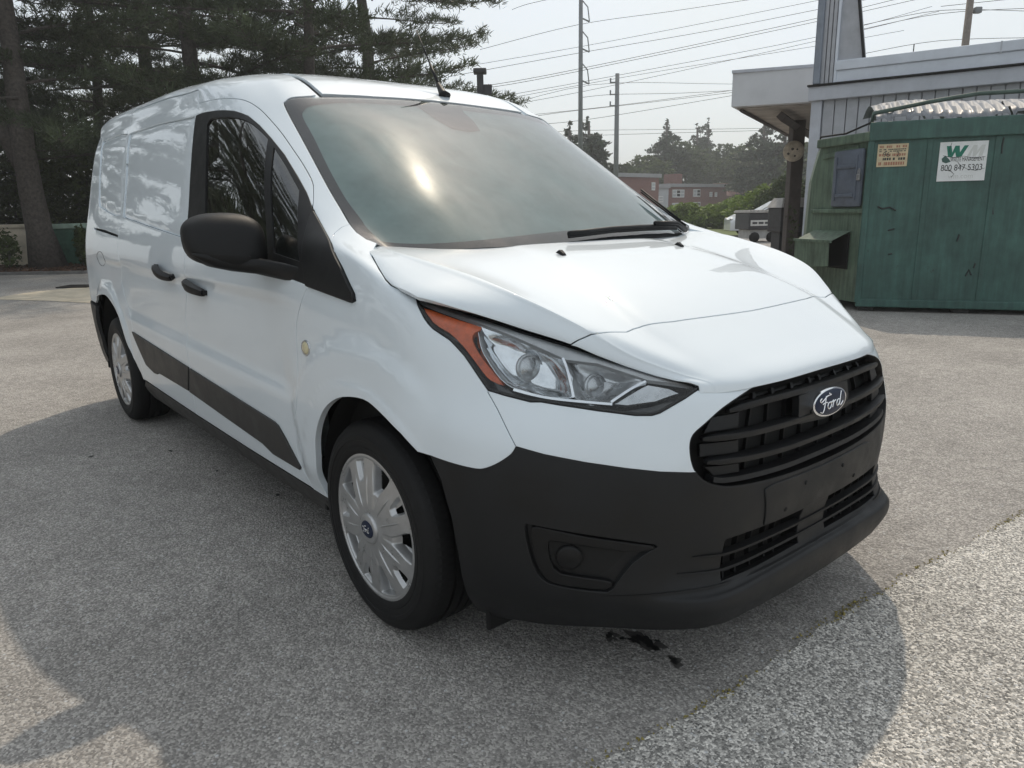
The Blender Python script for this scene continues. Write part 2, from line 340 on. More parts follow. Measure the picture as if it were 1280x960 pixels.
# outlines of the panels in surface coordinates
T = {
 'doorcut': [(68.37, 108.74), (74.29, 107.49), (79.94, 105.72), (85.07, 103.58), (88.76, 99.94), (90.61, 96.12), (91.78, 92.61), (92.27, 88.95), (92.86, 85.64), (92.72, 82.80), (90.96, 80.91), (87.29, 77.71)],
 'doorfront': [(87.29, 77.71), (78.42, 69.23), (74.85, 58.26), (73.56, 55.32), (72.82, 53.25), (72.44, 51.54), (72.39, 49.48), (72.25, 43.39), (72.28, 35.99), (71.06, 26.71), (70.79, 19.59), (71.62, 14.65)],
 'doorrear': [(68.37, 108.74), (65.85, 103.51), (60.25, 83.91), (58.77, 74.19), (58.41, 67.42), (58.43, 57.51), (57.38, 46.63), (57.49, 30.84), (57.27, 24.74), (56.65, 13.53)],
 'belt': [(45.04, 75.73), (52.49, 71.47), (58.29, 67.40), (65.12, 63.33), (70.33, 60.75), (74.81, 58.56)],
 'slidetop': [(43.38, 113.31), (44.37, 115.78), (46.04, 117.58), (56.02, 116.34), (69.62, 115.62)],
 'sliderear': [(43.38, 113.31), (43.60, 109.12), (45.05, 92.09), (44.97, 82.27), (44.93, 76.08), (44.66, 69.71), (44.31, 62.46), (44.81, 57.89), (44.20, 52.23), (45.06, 47.27), (46.33, 38.21), (46.54, 29.45), (46.59, 18.37)],
 'rockertop': [(45.90, 14.88), (56.59, 13.02), (64.01, 12.15), (71.72, 12.18)],
 'rockerbot': [(41.03, 0.65), (53.36, 0.00), (60.83, 0.00), (69.67, 0.00)],
 'mouldtop': [(46.29, 34.07), (57.46, 30.55), (68.62, 26.40), (69.11, 25.49)],
 'moulding_front': [(57.63, 30.32), (68.64, 26.64), (69.06, 26.07), (69.68, 23.50), (70.89, 17.95), (70.72, 17.20), (67.64, 17.15), (66.53, 18.53), (56.73, 21.75)],
 'moulding_rear': [(46.31, 34.24), (46.75, 34.21), (57.42, 30.43), (56.52, 21.91), (51.18, 22.43), (50.73, 21.59), (50.01, 21.35), (48.41, 22.81)],
 'winouter': [(65.74, 103.15), (67.78, 103.52), (73.73, 102.17), (77.99, 100.51), (81.85, 97.93), (84.36, 94.83), (86.06, 91.66), (87.64, 87.90), (88.27, 83.72), (88.25, 80.80), (86.81, 77.52), (74.82, 58.72), (70.35, 60.94), (65.12, 63.56), (58.52, 67.72), (60.25, 83.91)],
 'winglass': [(67.60, 98.10), (69.24, 99.69), (70.99, 99.69), (76.70, 98.21), (80.44, 96.19), (83.11, 93.65), (84.74, 91.43), (70.34, 65.47), (65.07, 68.36), (60.93, 71.10)],
 'winqtr': [(85.08, 89.50), (85.92, 86.08), (86.11, 81.30), (74.39, 63.63), (71.14, 65.55)],
 'sail': [(86.85, 77.14), (82.67, 68.95), (80.30, 63.01), (81.50, 58.08), (81.50, 56.97), (80.83, 56.55), (74.85, 58.41)],
 'blank_slide': [(44.40, 106.31), (54.07, 105.62), (65.22, 103.02), (60.16, 84.02), (58.25, 68.26), (52.51, 72.11), (45.46, 76.40), (45.27, 90.07)],
 'blank_qtr': [(33.67, 107.04), (34.72, 108.05), (43.72, 106.53), (44.48, 90.23), (44.68, 77.09), (37.32, 80.29), (35.87, 81.74), (35.08, 89.36)],
 'track': [(34.69, 71.41), (40.00, 70.22), (44.38, 68.18), (44.31, 67.23), (40.09, 69.03), (34.77, 70.59)],
 'fend_seam': [(98.56, 48.03), (99.88, 45.25), (102.30, 39.19)],
 'fend_bot': [(102.30, 38.91), (101.70, 37.57), (100.12, 35.96), (98.37, 34.73), (96.83, 34.29), (93.30, 34.52), (89.01, 35.12)],
 'hl': [(92.94, 60.89), (91.55, 58.48), (91.40, 56.21), (92.19, 54.88), (94.24, 53.80), (95.89, 52.15), (97.40, 50.00), (98.62, 48.26), (100.84, 47.64), (104.02, 46.78), (105.23, 46.82), (107.30, 46.31), (111.26, 45.27), (115.40, 44.25), (117.34, 44.13), (118.29, 44.49), (121.55, 47.03), (123.92, 49.35), (125.26, 51.79), (126.27, 54.32), (122.39, 56.22), (116.17, 56.51), (111.70, 56.44), (106.16, 56.63), (101.47, 58.16), (97.39, 60.52)],
 'amber': [(92.57, 58.59), (92.47, 55.89), (94.36, 54.80), (95.94, 53.15), (97.88, 50.59), (99.01, 49.56), (100.76, 49.11), (99.24, 51.03), (97.96, 52.77), (97.66, 54.38), (98.63, 55.43), (100.54, 56.46), (97.73, 57.33), (95.42, 58.15)],
 'bowl1': [(99.94, 55.73), (98.54, 54.25), (98.55, 52.63), (99.76, 50.51), (101.09, 49.23), (102.90, 48.58), (108.73, 47.71), (109.15, 53.62), (105.40, 55.23), (102.41, 55.99)],
 'bowl2': [(109.69, 53.77), (109.08, 47.71), (112.88, 46.72), (118.65, 52.09), (117.03, 54.20), (113.52, 54.89)],
 'hlend': [(118.85, 51.91), (113.23, 46.71), (114.71, 46.38), (118.16, 46.98), (121.70, 49.20), (121.28, 51.49)],
 'fasc_bot': [(102.30, 38.91), (105.50, 37.81), (109.94, 36.54), (114.74, 35.45), (119.17, 34.64), (124.53, 34.02)],
 'grille': [(124.53, 34.02), (123.90, 35.15), (123.28, 36.91), (122.95, 38.91), (123.29, 40.55), (124.84, 42.24), (126.99, 44.66), (130.36, 47.31), (132.05, 48.43), (137.98, 49.63), (142.08, 49.61)],
 'grille_b': [(124.53, 34.02), (125.38, 32.96), (126.67, 31.83), (128.72, 30.71), (130.99, 30.03), (135.88, 29.30), (141.56, 28.83)],
 'fogouter': [(103.21, 24.75), (104.03, 20.56), (105.29, 16.25), (105.97, 14.80), (106.71, 13.83), (109.20, 12.82), (112.83, 12.39), (114.19, 14.84), (116.19, 18.71), (118.49, 20.82), (119.03, 21.89), (110.76, 23.74), (104.39, 25.21)],
 'foginner': [(106.32, 21.81), (106.73, 22.33), (110.86, 21.50), (115.12, 20.65), (114.70, 19.04), (111.93, 15.89), (107.98, 16.84), (107.17, 18.29)],
 'intake_l': [(128.63, 20.87), (131.56, 20.87), (134.76, 20.63), (140.46, 20.23), (140.90, 11.45), (134.76, 11.66), (129.19, 12.45)],
 'blk': [(140.64, 20.13), (143.05, 20.22), (143.40, 11.73), (141.01, 11.47)],
 'slat_ends': [(124.17, 19.03), (122.21, 16.26), (118.77, 12.10)],
 'plate': [(134.42, 28.30), (134.63, 21.25), (128.07, 20.77)],
 'marker': [(73.64, 49.19)],
 'handle_r': [(53.79, 57.84), (56.29, 55.87)],
 'handle_f': [(58.30, 55.30), (60.97, 53.68)],
 'ws': [(100.29, 70.57), (97.15, 70.93), (95.69, 72.00), (95.69, 73.75), (96.57, 76.19), (97.06, 81.43), (97.64, 87.39), (98.68, 93.43), (100.02, 100.51), (101.75, 101.88), (104.93, 103.22), (111.19, 103.74), (129.20, 104.47), (141.77, 105.34)],
 'frit': [(103.23, 71.70), (103.03, 72.48), (102.19, 73.97), (102.26, 75.79), (101.58, 79.88), (102.22, 85.52), (103.78, 91.80), (104.54, 96.94), (106.30, 98.91), (109.49, 100.50), (118.25, 101.84), (128.00, 102.25), (137.73, 102.44)],
 'apseam': [(82.88, 69.17), (87.71, 71.55), (91.98, 72.89), (95.69, 73.75)],
 'roofditch_f': [(112.29, 104.12), (111.56, 107.14), (110.37, 111.06), (109.05, 119.85)],
 'archF': [(87.16, 37.98), (83.95, 41.23), (81.63, 42.66), (78.72, 41.44), (76.58, 38.05), (75.19, 33.70), (74.25, 28.39), (73.85, 23.17), (73.39, 17.94)],
 'archR': [(32.69, 40.18), (39.83, 46.55), (41.96, 43.39), (43.17, 39.53), (43.72, 35.83), (44.38, 28.69), (44.78, 22.41)],
 'hoodsideB': [(100.13, 70.49), (95.02, 68.87), (92.52, 67.82), (89.30, 65.02), (88.38, 62.84), (88.75, 61.76), (90.78, 61.00)],
 'archFb': [(89.01, 35.12), (90.07, 34.40), (91.23, 30.28), (92.82, 23.38), (94.24, 16.91), (94.92, 9.14), (95.38, 1.87), (96.83, 0.00)],
 'bump_low': [(101.33, 0.25), (107.65, 1.19), (113.37, 2.28), (119.61, 2.58), (124.44, 3.79), (126.86, 5.41)],
 'lipband': [(98.02, 9.67), (105.66, 9.33), (112.68, 8.48), (118.15, 9.00), (122.02, 10.55)],
 'slat1': [(128.33, 43.96), (130.12, 44.29), (140.99, 44.20)],
 'slat2': [(125.11, 39.52), (127.64, 39.33), (141.01, 38.66)],
 'slat3': [(126.45, 35.36), (128.69, 35.17), (141.37, 33.98)],
 'grbar': [(128.85, 31.92), (141.55, 30.43)],
 'emb': [(144.00, 40.69), (140.67, 40.68), (144.00, 40.68)],
 'hltopB': [(124.75, 50.68), (125.11, 50.04)],
 'hoodside': [(60.62, 6.23), (63.56, 8.34), (64.68, 12.58), (65.41, 15.38), (65.58, 17.35), (64.08, 23.68), (63.77, 28.41), (64.39, 32.93), (64.95, 36.96), (64.01, 42.37)],
 'hoodcut': [(64.01, 42.37), (60.57, 42.10), (53.33, 41.45), (38.88, 41.40), (27.50, 41.55), (24.52, 41.00), (19.82, 41.23), (12.68, 42.55), (7.30, 43.20), (3.80, 43.61)],
 'hoodrear': [(60.62, 6.23), (44.94, 1.56), (37.22, 2.21), (34.12, 3.46), (29.97, 2.64), (19.29, 2.79)],
 'hltop': [(64.62, 42.48), (61.71, 45.48), (59.47, 51.88), (61.33, 59.69), (63.52, 64.42)],
 'bulge': [(25.55, 17.78), (24.51, 36.56), (22.98, 53.47)],
 'nozzle': [(13.33, 13.09)],
}
# ------------------------------------------------------------------ van: panels cut from the body surface
def B(G, s, t, side=-1, nrm=False):
    if not nrm: return ev(G, s, t) * [1, side, 1]
    X, n, ds, dt = ev(G, s, t, True)
    X = X * [1, side, 1]; n = n * [1, side, 1]
    c = np.array([-1.5, 0, .8]) if G is GB else np.array([.2, 0, 0])
    out_ = np.sign((n * (X - c)).sum(1)); 
    sg = 1.0 if np.median(out_) >= 0 else -1.0
    return X, n * sg, ds * [1, side, 1], dt * [1, side, 1]
def CR(P, k=6, closed=False):
    P = np.array(P, float); n = len(P); o = []
    for i in range(n if closed else n-1):
        p1, p2 = P[i], P[(i+1) % n]
        p0 = P[i-1] if (i > 0 or closed) else p1; p3 = P[(i+2) % n] if (i+2 < n or closed) else p2
        for j in range(k):
            u = j/k
            o.append(.5*((2*p1)+(-p0+p2)*u+(2*p0-5*p1+4*p2-p3)*u*u+(-p0+3*p1-3*p2+p3)*u**3))
    if not closed: o.append(P[-1])
    return [tuple(q) for q in o]
def pip(Q, poly):
    x, y = Q[:, 0], Q[:, 1]; ins = np.zeros(len(Q), bool); P = np.array(poly); j = len(P)-1
    for i in range(len(P)):
        xi, yi = P[i]; xj, yj = P[j]
        c = ((yi > y) != (yj > y)) & (x < (xj-xi)*(y-yi)/((yj-yi) if yj != yi else 1e-12)+xi)
        ins ^= c; j = i
    return ins
def segdist(Q, poly):
    P = np.array(poly); d = np.full(len(Q), 1e9)
    for i in range(len(P)):
        a = P[i-1]; b = P[i]; ab = b-a; L = (ab@ab) or 1e-12
        u = np.clip(((Q-a)@ab)/L, 0, 1); e = Q-(a+u[:, None]*ab); d = np.minimum(d, np.hypot(e[:, 0], e[:, 1]))
    return d
def densify(G, loop, step):
    """subdivide a loop so that its sides run straight in space, each point solved back onto the surface"""
    S = []; Tg = []; n = len(loop); fix = []
    P0 = np.array(loop, float); X0 = B(G, P0[:, 0], P0[:, 1], 1)
    for i in range(n):
        a, b = P0[i], P0[(i+1) % n]; A, C = X0[i], X0[(i+1) % n]; L = np.linalg.norm(C-A)
        if L < 1e-5: continue
        k = max(1, int(round(L/step)))
        for j in range(k):
            S.append(a+(b-a)*j/k); Tg.append(A+(C-A)*j/k); fix.append(j == 0 or abs(a[0]-b[0]) < 1e-6 and a[0] in (0., CS))
    S = np.array(S); Tg = np.array(Tg); mv = ~np.array(fix)
    if mv.any():
        for it in range(5):
            q = S[mv]; X, N, ds, dt = B(G, q[:, 0], q[:, 1], 1, True); r = Tg[mv]-X
            ds = ds/.24; dt = dt/.24
            a11 = (ds*ds).sum(1)+1e-9; a22 = (dt*dt).sum(1)+1e-9; a12 = (ds*dt).sum(1); b1 = (ds*r).sum(1); b2 = (dt*r).sum(1)
            det = a11*a22-a12*a12; det = np.where(np.abs(det) < 1e-3*a11*a22, 1e9, det)
            u = np.clip((a22*b1-a12*b2)/det, -3, 3); v = np.clip((a11*b2-a12*b1)/det, -3, 3)
            S[mv] = np.clip(q+np.stack([u, v], 1), 0, [G.shape[1]-1, G.shape[0]-1])
    return S
CS = float(GB.shape[1]-1)
def shrink(G, loop, gap, ccw, cs):
    """move a closed (s,t) loop inward by gap metres; points on the mid-plane (s==cs) stay"""
    n = len(loop); X, N, ds, dt = B(G, loop[:, 0], loop[:, 1], 1, True)
    Tg = np.roll(X, -1, 0)-np.roll(X, 1, 0); Tg /= np.maximum(np.linalg.norm(Tg, axis=1, keepdims=True), 1e-9)
    In = np.cross(N, Tg); res = loop.copy()
    for i in range(n):
        if cs is not None and abs(loop[i, 0]-cs) < 3e-3:      # corner on the mid-plane: slide along it only
            e = [abs(loop[(i+d) % n, 0]-cs) < 3e-3 for d in (-1, 1)]
            if all(e): continue
            nb = X[i-1] if not e[0] else X[(i+1) % n]; tv = (X[i]-nb) if not e[0] else (nb-X[i]); tv = tv/max(np.linalg.norm(tv), 1e-9); iv = np.cross(N[i], tv)
            dtv = dt[i]/.24; res[i, 1] += np.clip(gap*np.sign(iv@dtv)/max(np.linalg.norm(dtv), 1e-6), -1.5, 1.5); continue
        A = np.stack([ds[i], dt[i]], 1)/.24
        q = np.linalg.lstsq(A, In[i]*gap, rcond=1e-4)[0]
        res[i] = loop[i]+np.clip(q, -1.5, 1.5)
    return res
def orient(G, loop):
    """loops run so that N x tangent points inward"""
    X, N, _, _ = B(G, loop[:, 0], loop[:, 1], 1, True)
    c = X.mean(0); A = np.zeros(3)
    for i in range(len(X)): A += np.cross(X[i-1]-c, X[i]-c)
    return loop if A@N.mean(0) > 0 else loop[::-1]
def tri(G, loops, step):
    """triangulate region bounded by loops[0] minus the others, in metric-scaled (s,t)"""
    allp = np.concatenate(loops); c = allp.mean(0)
    _, _, ds, dt = B(G, allp[:, 0], allp[:, 1], 1, True)
    ks = np.median(np.linalg.norm(ds, axis=1))/.24; kt = np.median(np.linalg.norm(dt, axis=1))/.24
    K = np.array([max(ks, 1e-3), max(kt, 1e-3)])
    L2 = [l*K for l in loops]
    lo = L2[0].min(0); hi = L2[0].max(0)
    gx, gy = np.meshgrid(np.arange(lo[0]+step*.5, hi[0], step), np.arange(lo[1]+step*.5, hi[1], step))
    Q = np.stack([gx.ravel(), gy.ravel()], 1)
    k = pip(Q, L2[0])
    for h in L2[1:]: k &= ~pip(Q, h)
    Q = Q[k]
    if len(Q):
        d = np.full(len(Q), 1e9)
        for l in L2: d = np.minimum(d, segdist(Q, l))
        Q = Q[d > step*.45]
    pts = np.concatenate(L2+[Q]); edges = []; b = 0
    for l in L2:
        n = len(l); edges += [(b+i, b+(i+1) % n) for i in range(n)]; b += n
    r = delaunay_2d_cdt([Vector((float(p[0]), float(p[1]))) for p in pts], edges, [], 0, 1e-7)
    P = np.array([(v.x, v.y) for v in r[0]]); F = np.array([f for f in r[2] if len(f) == 3])
    cen = P[F].mean(1); k = pip(cen, L2[0])
    for h in L2[1:]: k &= ~pip(cen, h)
    F = F[k]
    return P/K, F, K
def panel(name, G, loops, mat, parent, off=0., step=.022, flange=.012, gap=.0022, dish=0, dishw=.05, side='both', cs=None, rnd=.0015, offn=None):
    """a sheet cut from the body surface G along (s,t) loops with a rolled edge; mirrored to the other side"""
    L = []
    for i, l in enumerate(loops):
        q = orient(G, densify(G, l, step*.8))
        if i: q = shrink(G, q, -gap, True, cs)      # holes grow
        else: q = shrink(G, q, gap, True, cs)
        L.append(q)
    P, F, K = tri(G, L, step)
    X, N, _, _ = B(G, P[:, 0], P[:, 1], 1, True)
    o_ = np.full(len(P), off)
    if dish:
        d = np.full(len(P), 1e9)
        for l in L: d = np.minimum(d, segdist(P*K, l*K))
        o_ = o_-dish*ss(0, dishw, d)
    X = X+N*o_[:, None]
    if cs is not None:
        k = np.abs(P[:, 0]-cs) < 3e-3; X[k, 1] = 0; N[k, 1] = 0; N /= np.linalg.norm(N, axis=1, keepdims=True)
    # face orientation
    a, b, c = X[F[:, 0]], X[F[:, 1]], X[F[:, 2]]
    fn = np.cross(b-a, c-a); fl = (fn*N[F[:, 0]]).sum(1) < 0; F[fl] = F[fl][:, ::-1]
    if dish:      # normals from the mesh itself
        vn = np.zeros_like(X); fn[fl] *= -1
        for j in range(3): np.add.at(vn, F[:, j], fn)
        N = vn/np.maximum(np.linalg.norm(vn, axis=1, keepdims=True), 1e-12)
    V = X.tolist(); NN = N.tolist(); FF = F.tolist()
    if flange:
        cnt = {}
        for f in F:
            for i in range(3):
                e = (f[i], f[(i+1) % 3]); cnt[e] = 1
        bd = [e for e in cnt if (e[1], e[0]) not in cnt]
        if cs is not None: bd = [e for e in bd if not (abs(P[e[0], 0]-cs) < 3e-3 and abs(P[e[1], 0]-cs) < 3e-3)]
        acc = {}
        for e in bd:
            t = X[e[1]]-X[e[0]]; t /= max(np.linalg.norm(t), 1e-9)
            for v in e: acc[v] = acc.get(v, 0)+t
        idx = {}
        for v, t in acc.items():
            t = t/max(np.linalg.norm(t), 1e-9); n = N[v]; w = np.cross(t, n); w /= max(np.linalg.norm(w), 1e-9)
            if cs is not None and abs(P[v, 0]-cs) < 3e-3: w[1] = 0
            i0 = len(V)
            V += [(X[v]+w*rnd*.7-n*rnd*.3).tolist(), (X[v]+w*rnd-n*rnd).tolist(), (X[v]+w*rnd-n*flange).tolist()]
            m = n+w; m /= np.linalg.norm(m)
            NN += [m.tolist(), w.tolist(), w.tolist()]; idx[v] = i0
        for a_, b_ in bd:
            i, j = idx[a_], idx[b_]
            FF += [[b_, a_, i, j], [j, i, i+1, j+1], [j+1, i+1, i+2, j+2]]
    V = np.array(V); NN = np.array(NN)
    def put(sd, nm=name):
        VV = V*[1, sd, 1]; N2 = NN*[1, sd, 1]
        f2 = FF if sd > 0 else [list(f)[::-1] for f in FF]
        return VV, N2, f2
    if cs is not None:
        v1, n1, f1 = put(1); v2, n2, f2 = put(-1); k = len(v1)
        return mk(name, np.concatenate([v1, v2]), f1+[[i+k for i in f] for f in f2], mat, parent, N=np.concatenate([n1, n2]))
    r = []
    for sd in ((-1, 1) if side == 'both' else (-1,)):
        v, n, f = put(sd); r.append(mk(name, v, f, mat, parent, N=n))
    return r
def surf_pts(G, st, off=0, k=5, lift=None):
    st = CR(st, k) if k > 1 else st
    s = [p[0] for p in st]; t = [p[1] for p in st]
    X, N, _, _ = B(G, s, t, 1, True)
    return X+N*off, N
def rail(name, X, N, prof, mat, parent, mirror='both', taper=None):
    """sweep a profile (along-normal, across) along points X; mirror 'join' welds both halves at y=0"""
    n = len(X); m = len(prof); V = []; F = []
    for i in range(n):
        t = X[min(i+1, n-1)]-X[max(i-1, 0)]; t /= np.linalg.norm(t)
        w = np.cross(N[i], t); w /= np.linalg.norm(w); nn = np.cross(t, w)
        k = 1 if taper is None else taper[i]
        for a, b in prof: V.append(X[i]+nn*a*k+w*b*k)
    for i in range(n-1):
        for j in range(m): F.append((i*m+j, i*m+(j+1) % m, (i+1)*m+(j+1) % m, (i+1)*m+j))
    F.append(tuple(range(m))[::-1]); F.append(tuple(range((n-1)*m, n*m)))
    V = np.array(V); os_ = []
    if mirror == 'join':
        k = len(V); VV = np.concatenate([V, V*[1, -1, 1]]); FF = F+[tuple(i+k for i in f)[::-1] for f in F]
        return autosmooth(mk(name, VV, FF, mat, parent))
    for sd in ((-1, 1) if mirror == 'both' else (-1,)):
        f = F if sd > 0 else [q[::-1] for q in F]
        os_.append(autosmooth(mk(name, V*[1, sd, 1], f, mat, parent)))
    return os_
def pair(name, mb, mat, parent, smooth=True, ang=35):
    """solid built for the y>0 side, mirrored to both"""
    r = []
    V = np.array([tuple(v) for v in mb.V])
    for sd in (-1, 1):
        F = mb.F if sd > 0 else [tuple(f)[::-1] for f in mb.F]
        o = mk(name, V*[1, sd, 1], F, mat, parent, smooth=smooth)
        if smooth: autosmooth(o, ang)
        r.append(o)
    return r
# ------------------------------------------------------------------ van materials
M_white = pmat('white_paint', (.69, .75, .795), rough=.55, spec=.25, coat=1, coatr=.015, noise=.012, nscale=2.2)
M_bump = pmat('black_bumper_plastic', (.0085, .009, .010), rough=.5, spec=.35, noise=.35, nscale=7, bump=.15, bscale=600, rvar=.13)
M_trim = pmat('black_trim', (.007, .007, .0075), rough=.5, spec=.3, noise=.2, nscale=12, rvar=.08)
M_mould = pmat('black_moulding', (.022, .021, .02), rough=.5, noise=.35, nscale=9, rvar=.1)
M_gloss = pmat('black_gloss', (.008, .008, .009), rough=.12, coat=.5)
M_dark = pmat('inner_black', (.004, .004, .004), rough=.8)
M_rubber = pmat('tyre_rubber', (.007, .007, .0075), rough=.65, spec=.3, noise=.35, nscale=14, bump=.1, bscale=400)
M_cap = pmat('hubcap_silver', (.47, .475, .48), rough=.34, metal=.75, noise=.1, nscale=25, rvar=.1)
M_chrome = pmat('chrome', (.82, .83, .85), rough=.07, metal=1)
M_refl = pmat('reflector_chrome', (.78, .8, .82), rough=.16, metal=1, noise=.12, nscale=30, rvar=.1)
M_reflg = pmat('reflector_grey', (.55, .56, .57), rough=.28, metal=.85, noise=.3, nscale=16, rvar=.12)
M_refll = pmat('lamp_sky_pale', (.72, .73, .74), rough=.4, metal=.0, noise=.15, nscale=12)  # pale tone stands in for sky reflected in the top of the lens
M_amber = pmat('amber_plastic', (.80, .13, .02), rough=.25, coat=.3, noise=.25, nscale=40)
M_emb = pmat('emblem_blue', (.006, .014, .04), rough=.35, spec=.3)
M_lens = glass_mat('headlight_lens', (.93, .95, .96), refl=.9, dust=.015, dustcol=(.6, .6, .58), drough=.3)
M_ws = glass_mat('windscreen_glass', (.88, .95, .93), refl=1.5, dust=.03, dustcol=(.5, .5, .48), rough=.012, drough=.2)
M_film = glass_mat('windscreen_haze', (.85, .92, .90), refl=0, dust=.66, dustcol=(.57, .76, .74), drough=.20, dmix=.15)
M_sg = glass_mat('side_glass', (.30, .36, .34), refl=2.3, rough=.0, dust=.02)
M_frit = pmat('windscreen_frit', (.028, .026, .034), rough=.3, coat=1, coatr=.05)
M_head = pmat('headliner', (.55, .55, .53), rough=.95, noise=.05, nscale=20)
M_bulk = pmat('bulkhead_paint', (.6, .62, .63), rough=.5, noise=.05, nscale=5)
M_int = pmat('interior_grey', (.24, .245, .25), rough=.75, noise=.2, nscale=20)
M_seat = pmat('seat_cloth', (.16, .165, .17), rough=.9, noise=.3, nscale=60)
M_mark = pmat('marker_lens', (.62, .56, .36), rough=.2, coat=.6)
M_brake = pmat('brake_steel', (.03, .03, .03), rough=.6, metal=.3)
M_tail = pmat('tail_red', (.25, .01, .01), rough=.15, coat=1)

van = empty('cargo_van', (0, 0, 0), 0, 'white cargo van with black front bumper parked on the dark asphalt', 'van')
T_ = lambda n: list(T[n])

# body side with roof rail, rear quarter and rear
ws = T_('ws'); doorcut = T_('doorcut'); sail = T_('sail'); slr = T_('sliderear')
ditch = [(112.3, 104.3), (111.6, 107.1), (110.6, 111), (108.2, 117), (103, 121.5), (96, 122.4), (80, 122.8), (60, 122.8), (44, 122.6), (34, 121.6), (29, 120.6)]
archR = T_('archR')
body_loop = ([sail[1]]+T_('apseam')[1:]+CR(ws[4:13], 3)[1:-4]+[(111.0, 103.9)]+CR(ditch, 3)+[(23, 118), (16, 114), (15, 100), (15, 60), (15, 41), (24, 40.5)]
             + CR([(32.3, 39.8), (34.6, 43.6), (37.2, 46.1)]+archR[1:], 3)+[(45.9, 17.5), (46.0, 15.0), (46.55, 15.0)]
             + slr[::-1][:-1]+[slr[0], (43.35, 116.5), (44.6, 117.9), (50, 117.5), (55.64, 117.0), (69.62, 115.9), doorcut[0]]+CR(doorcut, 3)[1:]+[sail[0]])
bq = T_('blank_qtr'); bs = T_('blank_slide'); trk = T_('track')
panel('body_side', GB, [body_loop, CR(bq, 3, True), trk], M_white, van, step=.024)
panel('quarter_blank', GB, [CR(bq, 3, True)], M_white, van, off=-.009, step=.03, gap=.001, dish=-.006, dishw=.02)
panel('door_track', GB, [trk], M_dark, van, off=-.015, flange=0)
fq = HB_FUEL = [(37.9+1.5*math.cos(a), 57.4+2.6*math.sin(a)) for a in np.linspace(0, 2*math.pi, 25)[:-1]]
X, N = surf_pts(GB, [tuple(p) for p in fq]+[tuple(fq[0])], .0004, k=1); rail('fuel_flap_seam', X, N, [(.0006, -.0012), (.0006, .0012), (-.002, .001), (-.002, -.001)], M_trim, van, mirror='right')
# sliding door
slide_loop = slr[::-1]+[(43.35, 116.3), (44.6, 117.6), (50, 117.2), (55.64, 116.7), (69.5, 115.5)]+T_('doorrear')+[(56.7, 13.3), (46.7, 15.2)]
panel('sliding_door', GB, [slide_loop, bs], M_white, van, gap=.003, flange=.02)
panel('door_blank', GB, [bs], M_white, van, off=-.009, step=.03, gap=.0005, dish=-.006, dishw=.02)
# front door
dfront = T_('doorfront'); wo = T_('winouter')
door_loop = CR(doorcut, 3)+[sail[0], (85.0, 72.5), (83.2, 70.2), (81.0, 66.5), sail[6]]+CR(dfront[2:], 3)+[(71.7, 12.6), (64, 12.6), (56.7, 13.3)]+T_('doorrear')[::-1][:-1]
panel('front_door', GB, [door_loop, wo], M_white, van, step=.02, gap=.003, flange=.02)
# fender
archF = T_('archF'); hl = T_('hl')
fend_loop = ([sail[1]]+sail[2:7]+CR([sail[6]]+dfront[3:], 3)[1:]+[(71.75, 12.3), (73.6, 12.3)]+CR([(73.5, 14.5)]+archF[::-1], 3)
             + CR(T_('fend_bot')[::-1], 3)+T_('fend_seam')[::-1][1:]+CR(hl[0:8][::-1], 2)+T_('hoodsideB')[::-1]+ws[0:4]+T_('apseam')[::-1][1:])
panel('fender', GB, [fend_loop], M_white, van, step=.018, flange=.02)
# hood and front fascia
hcut = T_('hoodcut'); hs = T_('hoodside')
hedge = 64.0
hood_loop = [(0, 0.2), (20, .2), (30, .2), (39, .2), (57.6, .4), (61, 2.2), (62.8, 5.5)]+hs[1:]+hcut[1:]+[(0, 43.9)]
panel('hood', GH, [hood_loop], M_white, van, cs=0.0, step=.02, flange=.014, gap=.003)
fas_loop = [(0, 43.9)]+hcut[::-1]+[(hedge, t) for t in (43.2, 46, 50, 54, 58, 61, 64)]+[(hedge, 70.5), (60, 71), (50, 71.5), (40, 71.7), (30, 71.8), (20, 71.8), (10, 71.8), (0, 71.8)]
panel('front_fascia', GH, [fas_loop], M_white, van, cs=0.0, step=.02, flange=.014, gap=.003)
gr = T_('grille'); grb = T_('grille_b')
fas2 = [hl[7]]+hl[8:18]+[(127.0, 49.2), (129.5, 48.9)]+[(132.2, 49.4)]+CR(gr[:9], 3)[::-1]+T_('fasc_bot')[::-1][1:]+T_('fend_seam')[::-1][1:]
panel('fascia_side', GB, [fas2], M_white, van, step=.015, flange=.014)
# roof
rditch = [(s_+1.9, t_+(.25 if i == 0 else 0)) if i < 4 else (s_+1.2, t_+.9) if i == 4 else (s_, t_+1.5) for i, (s_, t_) in enumerate(ditch)]
roof_loop = [(CS, 105.4)]+[(136, 105.1), (129.2, 104.7), (120, 104.5)]+CR(rditch, 3)+[(22, 117.8), (10, 117), (0, 117), (0, 135.5), (40, 135.5), (80, 135.5), (120, 135.5), (CS, 135.5)]
panel('roof', GB, [roof_loop], M_white, van, cs=CS, step=.035, gap=.006, off=.001)
crown = MB()
panel('roof_ditch', GB, [[(112.6, 104.4), (111.9, 107.1), (110.9, 111), (108.6, 117), (103.4, 122), (96, 122.9), (60, 123.3), (30, 121.3), (29, 119.8), (60, 122.2), (96, 121.8), (102.5, 120.9), (107.7, 116.8), (110.2, 111), (111.2, 107), (111.9, 104.1)]], M_white, van, off=-.009, flange=0, gap=-.012)
